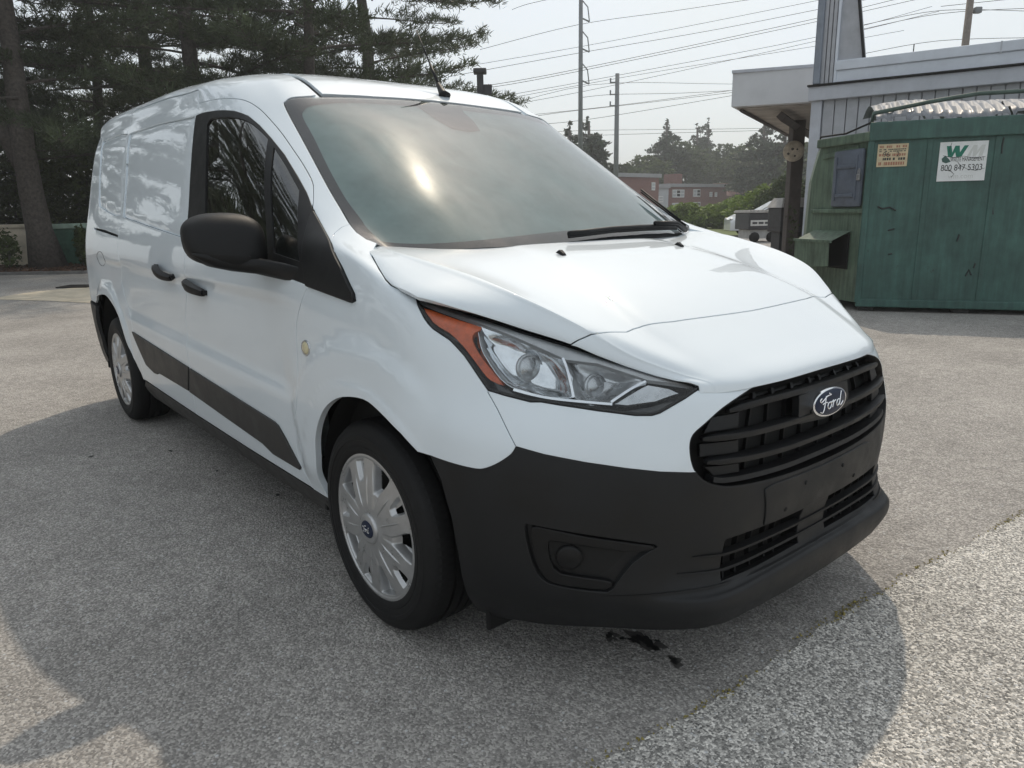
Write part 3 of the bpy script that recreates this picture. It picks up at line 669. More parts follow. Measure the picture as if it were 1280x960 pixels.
# rear end
panel('tailgate', GB, [[(0, 41), (14.8, 41), (14.8, 113), (0, 115)]], M_white, van, cs=0.0, step=.06)
panel('tail_lamp', GB, [[(16.5, 60), (22.5, 60), (22.5, 100), (17, 101)]], M_tail, van, off=.006, step=.04)
panel('rear_bumper', GB, [[(0, 6), (28, 6), (32.5, 14), (32.6, 38.5), (24, 39.5), (0, 39.5)]], M_bump, van, cs=0.0, step=.05, off=.006, flange=.02)
# windscreen
wsl = [(CS, 70.4), (136, 70.2), (128, 70.1), (118, 70.0), (108, 70.1), (101.5, 70.3)]+CR(ws, 3)[1:]+[(136, 104.8), (CS, 105.2)]
panel('windscreen', GB, [wsl], M_ws, van, cs=CS, off=-.003, step=.035, gap=.003, flange=.004)
fr = T_('frit')
frl = CR([(CS, 73.0), (136, 72.6), (125, 71.9), (114, 71.5), (106, 71.5)]+fr[0:1]+fr[1:], 3)+[(138.2, 101.6), (139, 97.0), (140.5, 94.0), (CS, 93.4)]
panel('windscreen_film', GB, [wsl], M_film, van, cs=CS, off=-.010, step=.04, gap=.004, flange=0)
frit = panel('windscreen_border', GB, [wsl[:1]+wsl[1:]+frl[::-1]], M_frit, van, cs=CS, off=-.0065, step=.025, flange=0, gap=.003)
# glazing of the front door
wg = T_('winglass'); wq = T_('winqtr')
panel('window_trim', GB, [CR(wo[:12], 3)+wo[12:], CR(wg[:7], 3)+wg[7:], wq], M_trim, van, off=.0005, step=.018, gap=.001)
panel('side_window', GB, [CR(wg[:7], 3)+wg[7:]], M_sg, van, off=-.005, flange=0, gap=-.002)
panel('quarter_window', GB, [wq], M_sg, van, off=-.004, flange=0, gap=-.002)
panel('mirror_sail', GB, [sail], M_trim, van, off=.010, step=.012, flange=.02, rnd=.004, gap=.004)
# lower side trim
panel('rocker_panel', GB, [[(73.3, 11.6), (64, 11.4), (56.6, 12.2), (46.2, 14.2), (45.2, 10), (45.6, 2), (60, 1.2), (73.0, 1.2)]], M_mould, van, off=-.004, step=.03, flange=.03)
panel('door_moulding', GB, [T_('moulding_front')], M_mould, van, off=.007, step=.015, rnd=.003)
panel('sliding_door_moulding', GB, [T_('moulding_rear')], M_mould, van, off=.007, step=.015, rnd=.003)

# bumper cover with openings
grc = CR(gr, 3)+[(CS, 49.5)]
fogo = CR(T_('fogouter'), 2, True)
intk = T_('intake_l')
bump_loop = ([(90.6, 35.1)]+T_('fend_bot')[::-1][1:]+T_('fasc_bot')[1:]+CR(grb, 3)[1:]+[(CS, 28.7), (CS, 1.0), (132, 1.2), (124, .6), (112, .4), (103, .4), (95.8, .4)]
             + [(95.0, 5), (94.9, 9.2), (94.5, 17.2), (93.4, 23.9), (91.9, 30.7), (90.9, 33.8)])
intake_loop = [(128.9, 20.7), (131.6, 20.75), (134.8, 20.6), (141.6, 20.2), (141.5, 12.4), (134.2, 12.3), (128.9, 12.7)]
panel('front_bumper', GB, [bump_loop, fogo, intake_loop], M_bump, van, cs=CS, step=.014, flange=.022, rnd=.003)

def pocket(name, G, loop, depth, mat, parent, shr=.01, step=.015, cs=None):
    """recess: side wall and floor behind an opening"""
    l0 = orient(G, densify(G, loop, step)); l1 = shrink(G, l0, shr, True, cs)
    r = panel(name, G, [[tuple(p) for p in l1]], mat, parent, off=-depth, step=step, flange=0, gap=0, cs=cs)
    X0, N0, _, _ = B(G, l0[:, 0], l0[:, 1], 1, True); X1, N1, _, _ = B(G, l1[:, 0], l1[:, 1], 1, True)
    A = X0-N0*.004; Bq = X1-N1*depth; n = len(A)
    V = np.concatenate([A, Bq]); F = []
    for i in range(n):
        if cs is not None and abs(l0[i, 0]-cs) < 1e-6 and abs(l0[(i+1) % n, 0]-cs) < 1e-6: continue
        F.append((i, (i+1) % n, n+(i+1) % n, n+i))
    for sd, o in ((1, None), (-1, None)):
        w = mk(name+'_wall', V*[1, sd, 1], F if sd > 0 else [f[::-1] for f in F], mat, parent)
    return r
# fog lamp surround: recess, raised C-shaped bezel, black sheet painting the shade of a deep hollow, blanking disc
pocket('fog_recess', GB, fogo, .012, M_bump, van, shr=.004)
fi = T_('foginner')
cb = [T['fogouter'][i] for i in (12, 0, 1, 2, 3, 4, 5, 6)]
bez = [(105.0, 24.9), (110.763, 23.3), (118.6, 21.7), (118.2, 20.9), (115.1, 20.9), (110.8, 21.8), (106.9, 22.7), (106.1, 22.0), (106.6, 19.0), (107.8, 16.6), (111.6, 15.6), (113.6, 14.8), (112.6, 13.1), (109.2, 13.5), (107.0, 14.4), (105.7, 16.6), (104.6, 20.6), (104.0, 24.0)]
panel('fog_bezel', GB, [CR(bez, 2, True)], M_trim, van, off=.000, step=.009, flange=.014, rnd=.003)
panel('fog_shade', GB, [CR(fi, 3, True)], M_dark, van, off=-.0108, step=.012, flange=0, gap=.003)
for sd in (-1, 1):
    q, n_, _, _ = B(GB, [108.6], [19.6], sd, True)
    mb = MB(); mb.lathe([(0, .010), (.026, .010), (.032, .006), (.033, -.004)], 24)
    o = mb.build('fog_blank', M_trim, van, True); o.matrix_local = Matrix.Translation(Vector(q[0]-n_[0]*.010)) @ Vector(n_[0]).to_track_quat('Z', 'Y').to_matrix().to_4x4()
# lower intake
pocket('intake', GB, intake_loop, .05, M_dark, van, shr=.002)
PR = [(.005, -.003), (.006, .003), (-.014, .005), (-.014, -.005)]
for (st, tp) in (([(124.3, 18.9), (126.5, 18.6), (128.9, 18.2), (134, 18.0), (140.4, 17.7), (CS, 17.6)], 0), ([(122.3, 16.2), (126, 15.6), (128.9, 15.2), (134, 15.0), (140.4, 14.8), (CS, 14.7)], 0)):
    X, N = surf_pts(GB, st, .0)
    X[-1, 1] = 0; k = len(X); rail('intake_slat', X, N, PR, M_trim, van, mirror='join', taper=[min(1, .35+i/6) for i in range(k)])
for s_ in (130.0, 131.9, 134.2, 136.6, 138.2):
    X, N = surf_pts(GB, [(s_, 12.6), (s_, 20.4)], -.024); rail('intake_bar', X, N, [(.004, -.0025), (.004, .0025), (-.01, .0025), (-.01, -.0025)], M_trim, van)
# splitter edge over the lip, plate pad with screw holes
X, N = surf_pts(GB, [(112, 11.3), (118.7, 12.0), (124, 12.2), (128.5, 12.0), (134, 11.4), (CS, 11.3)], .0); X[-1, 1] = 0
rail('splitter_edge', X, N, [(.004, -.003), (.004, .003), (-.01, .004), (-.01, -.004)], M_trim, van, mirror='join', taper=[min(1, .2+i/8) for i in range(len(X))])
pad = [(134.3, 27.9), (135.6, 28.3), (CS, 27.9), (CS, 20.9), (140.6, 20.9), (134.6, 21.2)]
panel('plate_pad', GB, [pad], M_bump, van, cs=CS, off=.004, step=.018, flange=.006, rnd=.003, gap=0)
for (a, b) in ((140.6, 26.2), (137.6, 22.6)):
    for sd in (-1, 1):
        q, n_, _, _ = B(GB, [a], [b], sd, True); mb = MB(); mb.lathe([(0, .002), (.0055, .002), (.007, -.002)], 10)
        o = mb.build('plate_screw', M_dark, van, True); o.matrix_local = Matrix.Translation(Vector(q[0]+n_[0]*.0045)) @ Vector(n_[0]).to_track_quat('Z', 'Y').to_matrix().to_4x4()
# grille
gl = CR(gr, 3)+[(CS, 49.4), (CS, 28.7)]+CR(grb, 3)[::-1][:-1]
pocket('grille_back', GB, gl, .055, M_dark, van, shr=.004, cs=CS)
Xo = [tuple(p) for p in (CR(gr, 2)[::-1]+CR(grb, 2)[1:])]
ring = [(CS, 49.4)]+Xo+[(CS, 28.8)]
X, N = surf_pts(GB, ring, -.007, k=2); X[0, 1] = X[-1, 1] = 0
rail('grille_surround', X, N, [(.006, -.002), (.006, .004), (.002, .009), (-.02, .011), (-.02, -.002)], M_trim, van, mirror='join')
SP = [(.000, -.0085), (.005, -.0065), (.0055, -.003), (.001, .008), (-.006, .0095), (-.034, .008), (-.034, -.008)]
def slat(st):
    X, N = surf_pts(GB, st, -.006); X[-1, 1] = 0; k = len(X)
    return rail('grille_slat', X, N, SP, M_bump, van, mirror='join', taper=[min(1, .45+.11*i) for i in range(k)])
slat([(128.3, 43.9), (130.1, 44.2), (134, 44.5), (140, 44.4), (CS, 44.3)])
slat([(125.1, 39.5), (127.6, 39.4), (132, 39.0), (138, 38.8), (CS, 38.8)])
slat([(126.4, 35.4), (128.7, 35.1), (133, 34.5), (138, 34.1), (CS, 34.0)])
X, N = surf_pts(GB, [(127.6, 32.2), (129.4, 31.6), (133, 31.1), (138, 30.7), (CS, 30.6)], -.008); X[-1, 1] = 0
rail('grille_slat', X, N, [(.002, -.006), (.004, .006), (-.03, .008), (-.03, -.008)], M_bump, van, mirror='join')
# solid outer grille fillets and upright mesh bars
for lp in ([(126.2, 43.2), (130.6, 43.2), (130.9, 40.3), (125.6, 40.4)], [(125.2, 38.6), (131.2, 38.0), (131.4, 35.6), (125.6, 36.2)], [(126.6, 34.4), (131.6, 33.6), (131.8, 31.9), (128.2, 32.4)]):
    panel('grille_fillet', GB, [lp], M_bump, van, off=-.020, step=.02, flange=.01)
for s_ in (133.0, 136.2, 139.6, 143):
    X, N = surf_pts(GB, [(s_, 45), (s_, 49)], -.034, k=3); rail('grille_bar', X, N, [(.006, -.005), (.006, .005), (-.02, .005), (-.02, -.005)], M_trim, van)
for s_ in (133.6, 136.4, 139.4, 142.4):
    X, N = surf_pts(GB, [(s_, 31), (s_, 44)], -.048, k=3); rail('grille_bar', X, N, [(.004, -.003), (.004, .003), (-.01, .003), (-.01, -.003)], M_trim, van)
panel('grille_mesh', GB, [[(129.8, 45.6), (133, 48.0), (CS, 48.6), (CS, 45.4)]], M_trim, van, cs=CS, off=-.040, flange=0)

# oval emblem with the script wordmark
def script_strokes():
    """strokes of the handwritten word on the badge, in badge units (x right, y up)"""
    F_ = [[(-.62, .30), (-.72, .22), (-.66, .13), (-.50, .20), (-.30, .33), (-.05, .36), (-.18, .44)], [(-.36, .36), (-.42, .10), (-.50, -.22), (-.60, -.36), (-.72, -.30)], [(-.58, .02), (-.42, .06), (-.28, .04)]]
    o_ = [[(-.13, .02), (-.24, -.02), (-.28, -.16), (-.22, -.27), (-.12, -.24), (-.06, -.10), (-.10, .02), (-.02, -.02)]]
    r_ = [[(-.02, -.02), (.07, .06), (.06, -.06), (.01, -.26)], [(.05, -.08), (.14, .02), (.22, .03)]]
    d_ = [[(.46, .02), (.34, .02), (.27, -.12), (.30, -.25), (.40, -.20), (.47, -.04), (.56, .38)], [(.50, .06), (.44, -.20), (.52, -.27), (.66, -.12)]]
    return F_+o_+r_+d_
def badge(parent, M, w, name='emblem', strokes=True):
    a, b = w/2, w/2*.42
    def oval(k, h0, h1, nm, mat, dome=0):
        n = 40; V = [(0, 0, h1+dome)]; F = []
        rings = [(k, h0), (k, h1-.0005), (k*.985, h1)]+([(k*.6, h1+dome*.7)] if dome else [])
        for kk, h in rings:
            for i in range(n):
                w_ = 2*math.pi*i/n; V.append((a*kk*math.cos(w_), (b*kk if kk > .5 else b*kk)*math.sin(w_), h))
        R = len(rings)
        for r in range(R-1):
            for i in range(n): F.append((1+r*n+i, 1+r*n+(i+1) % n, 1+(r+1)*n+(i+1) % n, 1+(r+1)*n+i))
        for i in range(n): F.append((0, 1+(R-1)*n+i, 1+(R-1)*n+(i+1) % n))
        o = mk(nm, [M @ Vector(v) for v in V], F, mat, parent); return autosmooth(o, 50)
    e = oval(1.0, -.012*w/.19, .004*w/.19, name, M_chrome)
    oval(.90, .0, .0062*w/.19, name+'_field', M_emb, dome=.003*w/.19).parent = parent
    if strokes:
        mb = MB()
        for st in script_strokes():
            pts = [(x*a*.98, y*b*1.55, .0094*w/.19) for x, y in CR(st, 5)]
            mb.tube([M @ Vector(p) for p in pts], .0021*w/.19, 6)
        mb.build(name+'_script', M_chrome, parent, True)
    return e
q, n_, _, _ = B(GB, [CS], [40.7], 1, True); nn = Vector((n_[0][0], 0, n_[0][2])).normalized()
yy = Vector((0, 1, 0)); zz = nn.cross(yy)
Me = Matrix(((yy.x, zz.x, nn.x, q[0][0]+.006), (yy.y, zz.y, nn.y, 0), (yy.z, zz.z, nn.z, q[0][2]+.002), (0, 0, 0, 1)))
if zz.z < 0: Me = Matrix(((yy.x, -zz.x, nn.x, q[0][0]+.006), (yy.y, -zz.y, nn.y, 0), (yy.z, -zz.z, nn.z, q[0][2]+.002), (0, 0, 0, 1)))
badge(van, Me, .176)
panel('emblem_seat', GB, [[(139.2, 43.6), (CS, 44.2), (CS, 37.2), (139.2, 38.0)]], M_bump, van, cs=CS, off=-.004, flange=.02, step=.02)

# headlights
hlc = hl
pocket('headlight_housing', GB, hlc, .05, M_gloss, van, shr=.006, step=.012)
lens = panel('headlight_lens', GB, [hlc], M_lens, van, off=.002, step=.014, flange=.004, gap=.003)
panel('headlight_seal', GB, [hlc, [tuple(p) for p in shrink(GB, orient(GB, densify(GB, hlc, .012)), .007, True, None)]], M_trim, van, off=.0015, step=.01, flange=.006, gap=.001)
panel('turn_signal', GB, [CR(T_('amber'), 2, True)], M_amber, van, off=-.008, step=.01, flange=.02)
b1 = T_('bowl1'); b1 = [(a, b+1.0) if i in (0, 7, 8, 9) else (a, b) for i, (a, b) in enumerate(b1)]
panel('reflector', GB, [CR(b1, 2, True)], M_refl, van, off=-.012, step=.010, dish=.03, dishw=.035, flange=.012)
b2 = T_('bowl2'); b2 = [(a, b+.8) if i in (0, 3, 4, 5) else (a, b) for i, (a, b) in enumerate(b2)]
panel('reflector', GB, [CR(b2, 2, True)], M_reflg, van, off=-.012, step=.010, dish=.028, dishw=.045, flange=.012)
panel('lamp_end', GB, [T_('hlend')], M_reflg, van, off=-.016, step=.012, flange=.012)
panel('lamp_sky_panel', GB, [[(92.6, 60.6), (96.4, 60.2), (100.6, 58.9), (105.7, 56.8), (111, 56.5), (116, 56.6), (121.6, 56.2), (125.5, 53.6), (119.2, 52.6), (113.8, 54.4), (109.6, 53.6), (105.4, 55.2), (101, 56.8), (96, 59.0)]], M_refll, van, off=-.005, step=.012, flange=.01)
CP = [(.004, -.003), (.004, .003), (-.012, .004), (-.012, -.004)]
for st in ([(109.3, 53.8), (109.0, 50.5), (108.9, 47.7)], [(112.9, 46.9), (115.6, 49.4), (118.5, 52.0)], [(102, 48.6), (106, 47.6), (109.8, 47.0), (113, 46.5)]):
    X, N = surf_pts(GB, st, -.008); rail('lamp_strip', X, N, CP, M_chrome, van)
for sd in (-1, 1):
    for (a, b, rr, d) in ((104.8, 51.8, .030, -.028), (112.2, 50.4, .026, -.03)):
        q, n_, _, _ = B(GB, [a], [b], sd, True); ax = (Vector(n_[0])*.35+Vector((1, 0, 0))*.75).normalized()
        mb = MB(); mb.lathe([(0, .006), (rr*.5, .004), (rr*.8, -.001), (rr, -.006), (rr*1.15, -.003), (rr*1.2, -.012)], 24)
        o = mb.build('bulb_bowl', M_reflg, van, True); o.matrix_local = Matrix.Translation(Vector(q[0]+n_[0]*d)) @ ax.to_track_quat('Z', 'Y').to_matrix().to_4x4()

# door handles with painted cups
for st, in ((T_('handle_r'),), (T_('handle_f'),)):
    a, b = st; mid = ((a[0]+b[0])/2, (a[1]+b[1])/2)
    X, N = surf_pts(GB, [(a[0], a[1]-.2), (a[0]*.75+b[0]*.25, a[1]*.75+b[1]*.25), mid, (a[0]*.25+b[0]*.75, a[1]*.25+b[1]*.75), (b[0], b[1])], .012)
    lift = np.sin(np.linspace(0, math.pi, len(X)))*.018; X = X+N*lift[:, None]
    rail('door_handle', X, N, [(.014, -.010), (.016, .004), (.011, .018), (-.008, .020), (-.013, .002), (-.008, -.017)], M_trim, van, taper=[.75+.35*math.sin(math.pi*i/(len(X)-1)) for i in range(len(X))])
    panel('handle_cup', GB, [CR([(a[0]+.4, a[1]+1.2), (mid[0], mid[1]+3.6), (b[0]-.3, b[1]+1.4), (mid[0], mid[1]-2.4)], 5, True)], M_white, van, off=-.001, dish=.012, dishw=.03, step=.008, flange=0)
    for sd in (-1, 1):
        q, n_, _, _ = B(GB, [b[0]], [b[1]], sd, True); q0, n0, _, _ = B(GB, [a[0]], [a[1]], sd, True)
        for k, (qq, n2) in enumerate(((q, n_), (q0, n0))):
            mb = MB(); mb.box((-.012, -.010, -.01), (.012, .010, .016), bev=.004)
            o = mb.build('handle_mount', M_trim, van, True); o.matrix_local = Matrix.Translation(Vector(qq[0])) @ Vector(n2[0]).to_track_quat('Z', 'Y').to_matrix().to_4x4(); autosmooth(o)
# side marker
for sd in (-1, 1):
    q, n_, _, _ = B(GB, [73.637], [49.19], sd, True)
    Mq = Matrix.Translation(Vector(q[0])) @ Vector(n_[0]).to_track_quat('Z', 'Y').to_matrix().to_4x4() @ Matrix.Diagonal((1.35, 1.15, 1, 1))
    mb = MB(); mb.lathe([(0, .008), (.013, .007), (.017, .004), (.0175, 0)], 20); o = mb.build('side_marker', M_mark, van, True); o.matrix_local = Mq
    mb = MB(); mb.lathe([(.0165, .003), (.020, .005), (.0215, 0)], 20); o = mb.build('marker_ring', M_reflg, van, True); o.matrix_local = Mq

# door mirrors
ARM = [(-.60, 1.142, 1.086, .004, .03), (-.60, 1.118, 1.077, .014, .055), (-.60, 1.08, 1.064, .022, .062), (-.60, 1.02, 1.052, .026, .062), (-.565, .955, 1.042, .027, .06), (-.455, .905, 1.024, .027, .06), (-.33, .885, 1.008, .026, .05)]
def mirror():
    C0 = np.array([-.60, 1.030, 1.126]); V = []; F = []
    nu, nv = 28, 20; a, b, c = .080, .121, .078
    def se(w, p): return math.copysign(abs(w)**p, w)
    for i in range(nv+1):
        ph = -math.pi/2+math.pi*i/nv
        for j in range(nu):
            th = 2*math.pi*j/nu; e1, e2 = .62, .62
            x = a*se(math.cos(ph), e1)*se(math.cos(th), e2); y = b*se(math.cos(ph), e1)*se(math.sin(th), e2); z = c*se(math.sin(ph), e1)
            if x < 0: x *= .55
            k = (y/b+1)/2                       # 1 = outer end
            z2 = z*(1-.10*k) - .008*(1-k)
            x += -.035*k*(1 if x > 0 else .6)-.02*(z/c)
            z2 += .012*math.sin(math.pi*k)*(1 if z > 0 else 0)-(.018*(1-k) if z < 0 else 0)
            V.append(C0+np.array([x, y, z2]))
    for i in range(nv):
        for j in range(nu): F.append((i*nu+j, i*nu+(j+1) % nu, (i+1)*nu+(j+1) % nu, (i+1)*nu+j))
    return V, F
MV, MF = mirror()
for sd in (-1, 1):
    V = np.array(MV)*[1, sd, 1]; F = MF if sd > 0 else [f[::-1] for f in MF]
    zc = [np.mean([V[i][2] for i in f]) for f in F]
    up_ = [f for f, z in zip(F, zc) if z > 1.080]; lo_ = [f for f, z in zip(F, zc) if z <= 1.080]
    o = mk('door_mirror', V, up_, M_trim, van)
    # lower shell, slightly larger, with arm to the door
    V2 = V.copy(); c_ = np.array([-.60, sd*1.03, 1.10]); V2 = c_+(V2-c_)*[1.012, 1.012, 1.0]
    mk('mirror_lower', V2, lo_, M_trim, van)
    mb = MB()
    prof = ARM
    Vv = []; Ff = []; n = 12
    for (x, y, z, hz, hx) in prof:
        for k in range(n):
            w = 2*math.pi*k/n; cx_ = math.copysign(abs(math.cos(w))**.6, math.cos(w)); sz_ = math.copysign(abs(math.sin(w))**.6, math.sin(w))
            Vv.append((x+hx*cx_, sd*y, z+hz*sz_))
    for i in range(len(prof)-1):
        for k in range(n):
            f = (i*n+k, i*n+(k+1) % n, (i+1)*n+(k+1) % n, (i+1)*n+k); Ff.append(f if sd < 0 else f[::-1])
    o = mk('mirror_arm', Vv, Ff, M_trim, van)
    mb = MB(); mb.box((-.655, -.100, -.05), (-.643, .100, .055), bev=.004); Vv = [(v[0], sd*(1.03+v[1]), 1.128+v[2]) for v in mb.V]
    mk('mirror_glass', Vv, mb.F if sd > 0 else [f[::-1] for f in mb.F], M_chrome, van, smooth=False)
# wipers, washer jets, aerial
def on_ws(s, t, off, sd): 
    q, n_, _, _ = B(GB, [s], [t], sd, True); return Vector(q[0]+n_[0]*off)
def wiper(pts, arm, k=1):
    mb = MB(); P_ = [on_ws(s, t, .020, sd) for s, t, sd in pts]
    mb.tube(P_, .0085*k, 8); P2 = [p-Vector((0, 0, .010)) for p in P_]; mb.tube(P2, .006*k, 6)
    w = mb.build('wiper', M_trim, van, True)
    mb = MB(); A = [on_ws(s, t, o, sd) for s, t, sd, o in arm]
    mb.tube(A, [x*k for x in (.012, .010, .008, .006)][:len(A)], 8); mb.build('wiper_arm', M_trim, w, True)
wiper([(130.2, 70.9, 1), (138, 71.5, 1), (140, 72.0, 1), (132, 72.3, 1), (124, 71.9, 1), (119, 71.6, 1)][:0] or [(CS-4, 71.0, -1), (CS-1, 71.3, 1), (138, 71.6, 1), (131, 71.7, 1), (123, 71.6, 1), (116.5, 71.4, 1)], [(110, 70.6, 1, .012), (118, 71.4, 1, .034), (127, 71.7, 1, .034)])
wiper([(104.4, 72, 1), (103.9, 76.5, 1), (103.8, 80.5, 1)], [(102.2, 71.0, 1, .010), (103.2, 74, 1, .012), (103.0, 79, 1, .012)], .5)
for sd in (-1, 1):
    q, n_, _, _ = B(GH, [13.344], [13.2], sd, True)
    mb = MB(); mb.add([(-.014, -.011, 0), (.016, -.008, 0), (.016, .008, 0), (-.014, .011, 0), (-.006, -.007, .011), (.012, -.005, .006), (.012, .005, .006), (-.006, .007, .011)],
                      [(3, 2, 1, 0), (4, 5, 6, 7), (0, 1, 5, 4), (1, 2, 6, 5), (2, 3, 7, 6), (3, 0, 4, 7)])
    o = mb.build('washer_jet', M_trim, van); o.location = Vector(q[0])+Vector((0, 0, .002)); o.rotation_euler = (0, rad(17), 0)
mb = MB(); b0 = Vector((-.985, .10, 1.681))
mb.tube([b0, b0+Vector((-.012, 0, .018)), b0+Vector((-.045, 0, .06))], [.030, .017, .009], 12)
an = mb.build('aerial', M_trim, van, True)
mb = MB(); mb.tube([b0+Vector((-.04, 0, .055)), b0+Vector((-.10, 0, .15))], [.007, .0055], 8); mb.tube([b0+Vector((-.10, 0, .15)), b0+Vector((-.195, 0, .30))], [.0035, .0025], 6)
mb.build('aerial_rod', M_trim, an, True)
# camera housing behind the windscreen, mirror inside
mb = MB(); mb.box((-.09, -.11, -.03), (.09, .11, .02), bev=.02); o = mb.build('sensor_housing', M_frit, van, True); o.location = (-.70, 0, 1.475); o.rotation_euler = (0, rad(30), 0); autosmooth(o)
mb = MB(); mb.box((-.012, -.12, -.035), (.012, .12, .035), bev=.01); o = mb.build('inside_mirror', M_trim, van, True); o.location = (-.74, 0, 1.42); o.rotation_euler = (0, rad(-8), 0)

# wheels
def hubcap_mesh():
    """ten-spoke wheel trim: domed disc with alternating large and small sunk openings"""
    pitch = 2*math.pi/10; na = 960
    rs = np.concatenate([np.linspace(.044, .104, 12), np.linspace(.107, .207, 66), np.linspace(.2085, .227, 9)])
    R, A = np.meshgrid(rs, np.arange(na)*2*math.pi/na, indexing='ij')
    k = np.round(A/pitch); da = A-k*pitch; big = (k % 2 == 0)
    w = np.where(big, .235, .135)*(.5+.5*ss(.105, .185, R))
    r0 = np.where(big, .112, .135); r1 = np.where(big, .203, .203)
    ins = ss(0, .05, w-np.abs(da))*ss(0, .018, R-r0)*ss(0, .007, r1-R)
    dome = .020*(1-(R/.227)**2)
    ridge = .0035*(1-ss(.0, .03, np.abs(np.abs(da)-np.where(big, .40, .23))))*ss(.06, .09, R)*(1-ss(.13, .17, R))
    chan = -.003*(1-ss(.05, .12, np.abs(da)))*ss(.065, .10, R)*(1-ss(.12, .14, R))*big
    lip = .005*ss(.206, .211, R)*(1-ss(.221, .227, R))
    h = dome+ridge+chan+lip-np.where(big, .030, .013)*ins
    hole = big & (ins > .80) & (da > -.11) & (R > .118) & (R < .192)
    hole |= (~big) & (ins > .85) & (da < .02) & (R > .150) & (R < .190)
    V = np.stack([R*np.cos(A), -h, R*np.sin(A)], -1).reshape(-1, 3)
    F = []
    for i in range(len(rs)-1):
        for j in range(na):
            j2 = (j+1) % na
            if hole[i, j] and hole[i, j2] and hole[i+1, j] and hole[i+1, j2]: continue
            F.append((i*na+j, i*na+j2, (i+1)*na+j2, (i+1)*na+j))
    return V, F
HV, HF = hubcap_mesh()
def make_wheel(first):
    w = empty('wheel'); w.parent = van
    mb = MB(); R = .314
    prof = [(.200, .075), (.206, .095), (.215, .103), (.222, .1065), (.224, .1085), (.240, .1105), (.2415, .109), (.2435, .1105), (.258, .1105), (.2595, .1125), (.2715, .1125), (.273, .1105), (.285, .108), (.300, .100), (.308, .088), (.3125, .07), (.314, .058)]
    gro = [(.314, .040), (.305, .039), (.305, .031), (.315, .030), (.3155, .006), (.306, .005), (.306, -.005), (.3155, -.006), (.315, -.030), (.305, -.031), (.305, -.039), (.314, -.040)]
    full = prof+gro+[(r, -h) for r, h in prof[::-1]]
    Mx = Matrix(((1, 0, 0, 0), (0, 0, -1, 0), (0, 1, 0, 0), (0, 0, 0, 1)))
    mb.lathe(full, 72, Mx); t = mb.build('tyre', M_rubber, w, True); autosmooth(t, 50)
    # shoulder tread blocks and raised sidewall ring
    mb = MB()
    for k in range(84):
        a = 2*math.pi*k/84; Mr = Matrix.Rotation(a, 4, 'Y')
        mb.add([Mr @ Vector(p) for p in ((-.0075, -.095, .3035), (.006, -.095, .3035), (.009, -.045, .3165), (-.0045, -.045, .3165), (-.0075, -.080, .312), (.006, -.080, .312))], [(0, 1, 5, 4), (4, 5, 2, 3)])
    tb = mb.build('tread', M_rubber, w); 
    o = mk('hubcap', HV, HF, M_cap, w); o.location = (0, -.098, 0)
    mb = MB(); Ml = Matrix.Translation((0, -.096, 0)) @ Mx
    mb.lathe([(.046, .017), (.046, .024), (.043, .028), (.038, .029), (.0, .0295)], 36, Ml); autosmooth(mb.build('cap_boss', M_cap, w, True), 50)
    Mb = Matrix.Translation((0, -.1255, 0)) @ Matrix(((1, 0, 0, 0), (0, 0, -1, 0), (0, 1, 0, 0), (0, 0, 0, 1))) @ Matrix.Diagonal((1, 1.75, 1, 1))
    n = 28; V = [Mb @ Vector((0, 0, .004))]+[Mb @ Vector((.031*math.cos(2*math.pi*i/n), .013*math.sin(2*math.pi*i/n)*1.05, .002)) for i in range(n)]+[Mb @ Vector((.033*math.cos(2*math.pi*i/n), .014*math.sin(2*math.pi*i/n)*1.05, 0)) for i in range(n)]
    autosmooth(mk('cap_badge', V, [(0, 1+i, 1+(i+1) % n) for i in range(n)]+[(1+i, 1+n+i, 1+n+(i+1) % n, 1+(i+1) % n) for i in range(n)], M_emb, w))
    mb = MB()
    for st in script_strokes(): mb.tube([Mb @ Vector((x*.026, y*.016, .0042)) for x, y in CR(st, 3)], .0011, 5)
    mb.build('badge_script', M_chrome, w, True)
    mb = MB(); mb.lathe([(0, .02), (.14, .02), (.19, .03), (.2, .06)], 32, Mx); mb.build('brake_disc', M_brake, w, True)
    return w
W0 = make_wheel(True)
RX = -3.035
for i, (x, y, rz) in enumerate(((.0, -.792, 0), (RX, -.792, 0), (.0, .792, math.pi), (RX, .792, math.pi))):
    w = W0 if i == 0 else copy_tree(W0, van)
    w.location = (x, y, .312); w.rotation_euler = (0, rad((0, 23, 40, 11)[i]), rz)
# wheel wells, floor, mud flaps
for cx_, rr in ((.045, .40), (-3.06, .46)):
    for sd in (-1, 1):
        V = []; F = []; n = 28
        for i in range(n+1):
            a = rad(-8)+rad(196)*i/n
            for y in (.875-.10*max(0, math.cos(a))**2*(cx_ > -1), .52): V.append((cx_+rr*math.cos(a), sd*y, .33+rr*math.sin(a)))
        for i in range(n): F.append((2*i, 2*i+1, 2*i+3, 2*i+2))
        k = len(V); V += [(cx_, sd*.52, .33)]; F += [(2*i+1, k, 2*i+3) for i in range(n)]
        mk('wheel_well', V, F, M_dark, van)
mb = MB(); mb.box((-3.75, -.76, .19), (.30, .76, .23)); mb.box((.30, -.50, .20), (.70, .50, .23)); mb.build('underbody', M_dark, van)
for sd in (-1, 1):
    mb = MB(); mb.box((-.395, min(sd*.79, sd*.865), .235), (-.375, max(sd*.79, sd*.865), .42), bev=.004); mb.build('mud_flap', M_trim, van)
    mb = MB(); mb.box((-3.56, min(sd*.74, sd*.87), .24), (-3.54, max(sd*.74, sd*.87), .50), bev=.004); mb.build('mud_flap', M_trim, van)
mb = MB(); mb.box((.395, -.80, .125), (.41, -.60, .22), bev=.006); mb.build('air_deflector', M_trim, van)
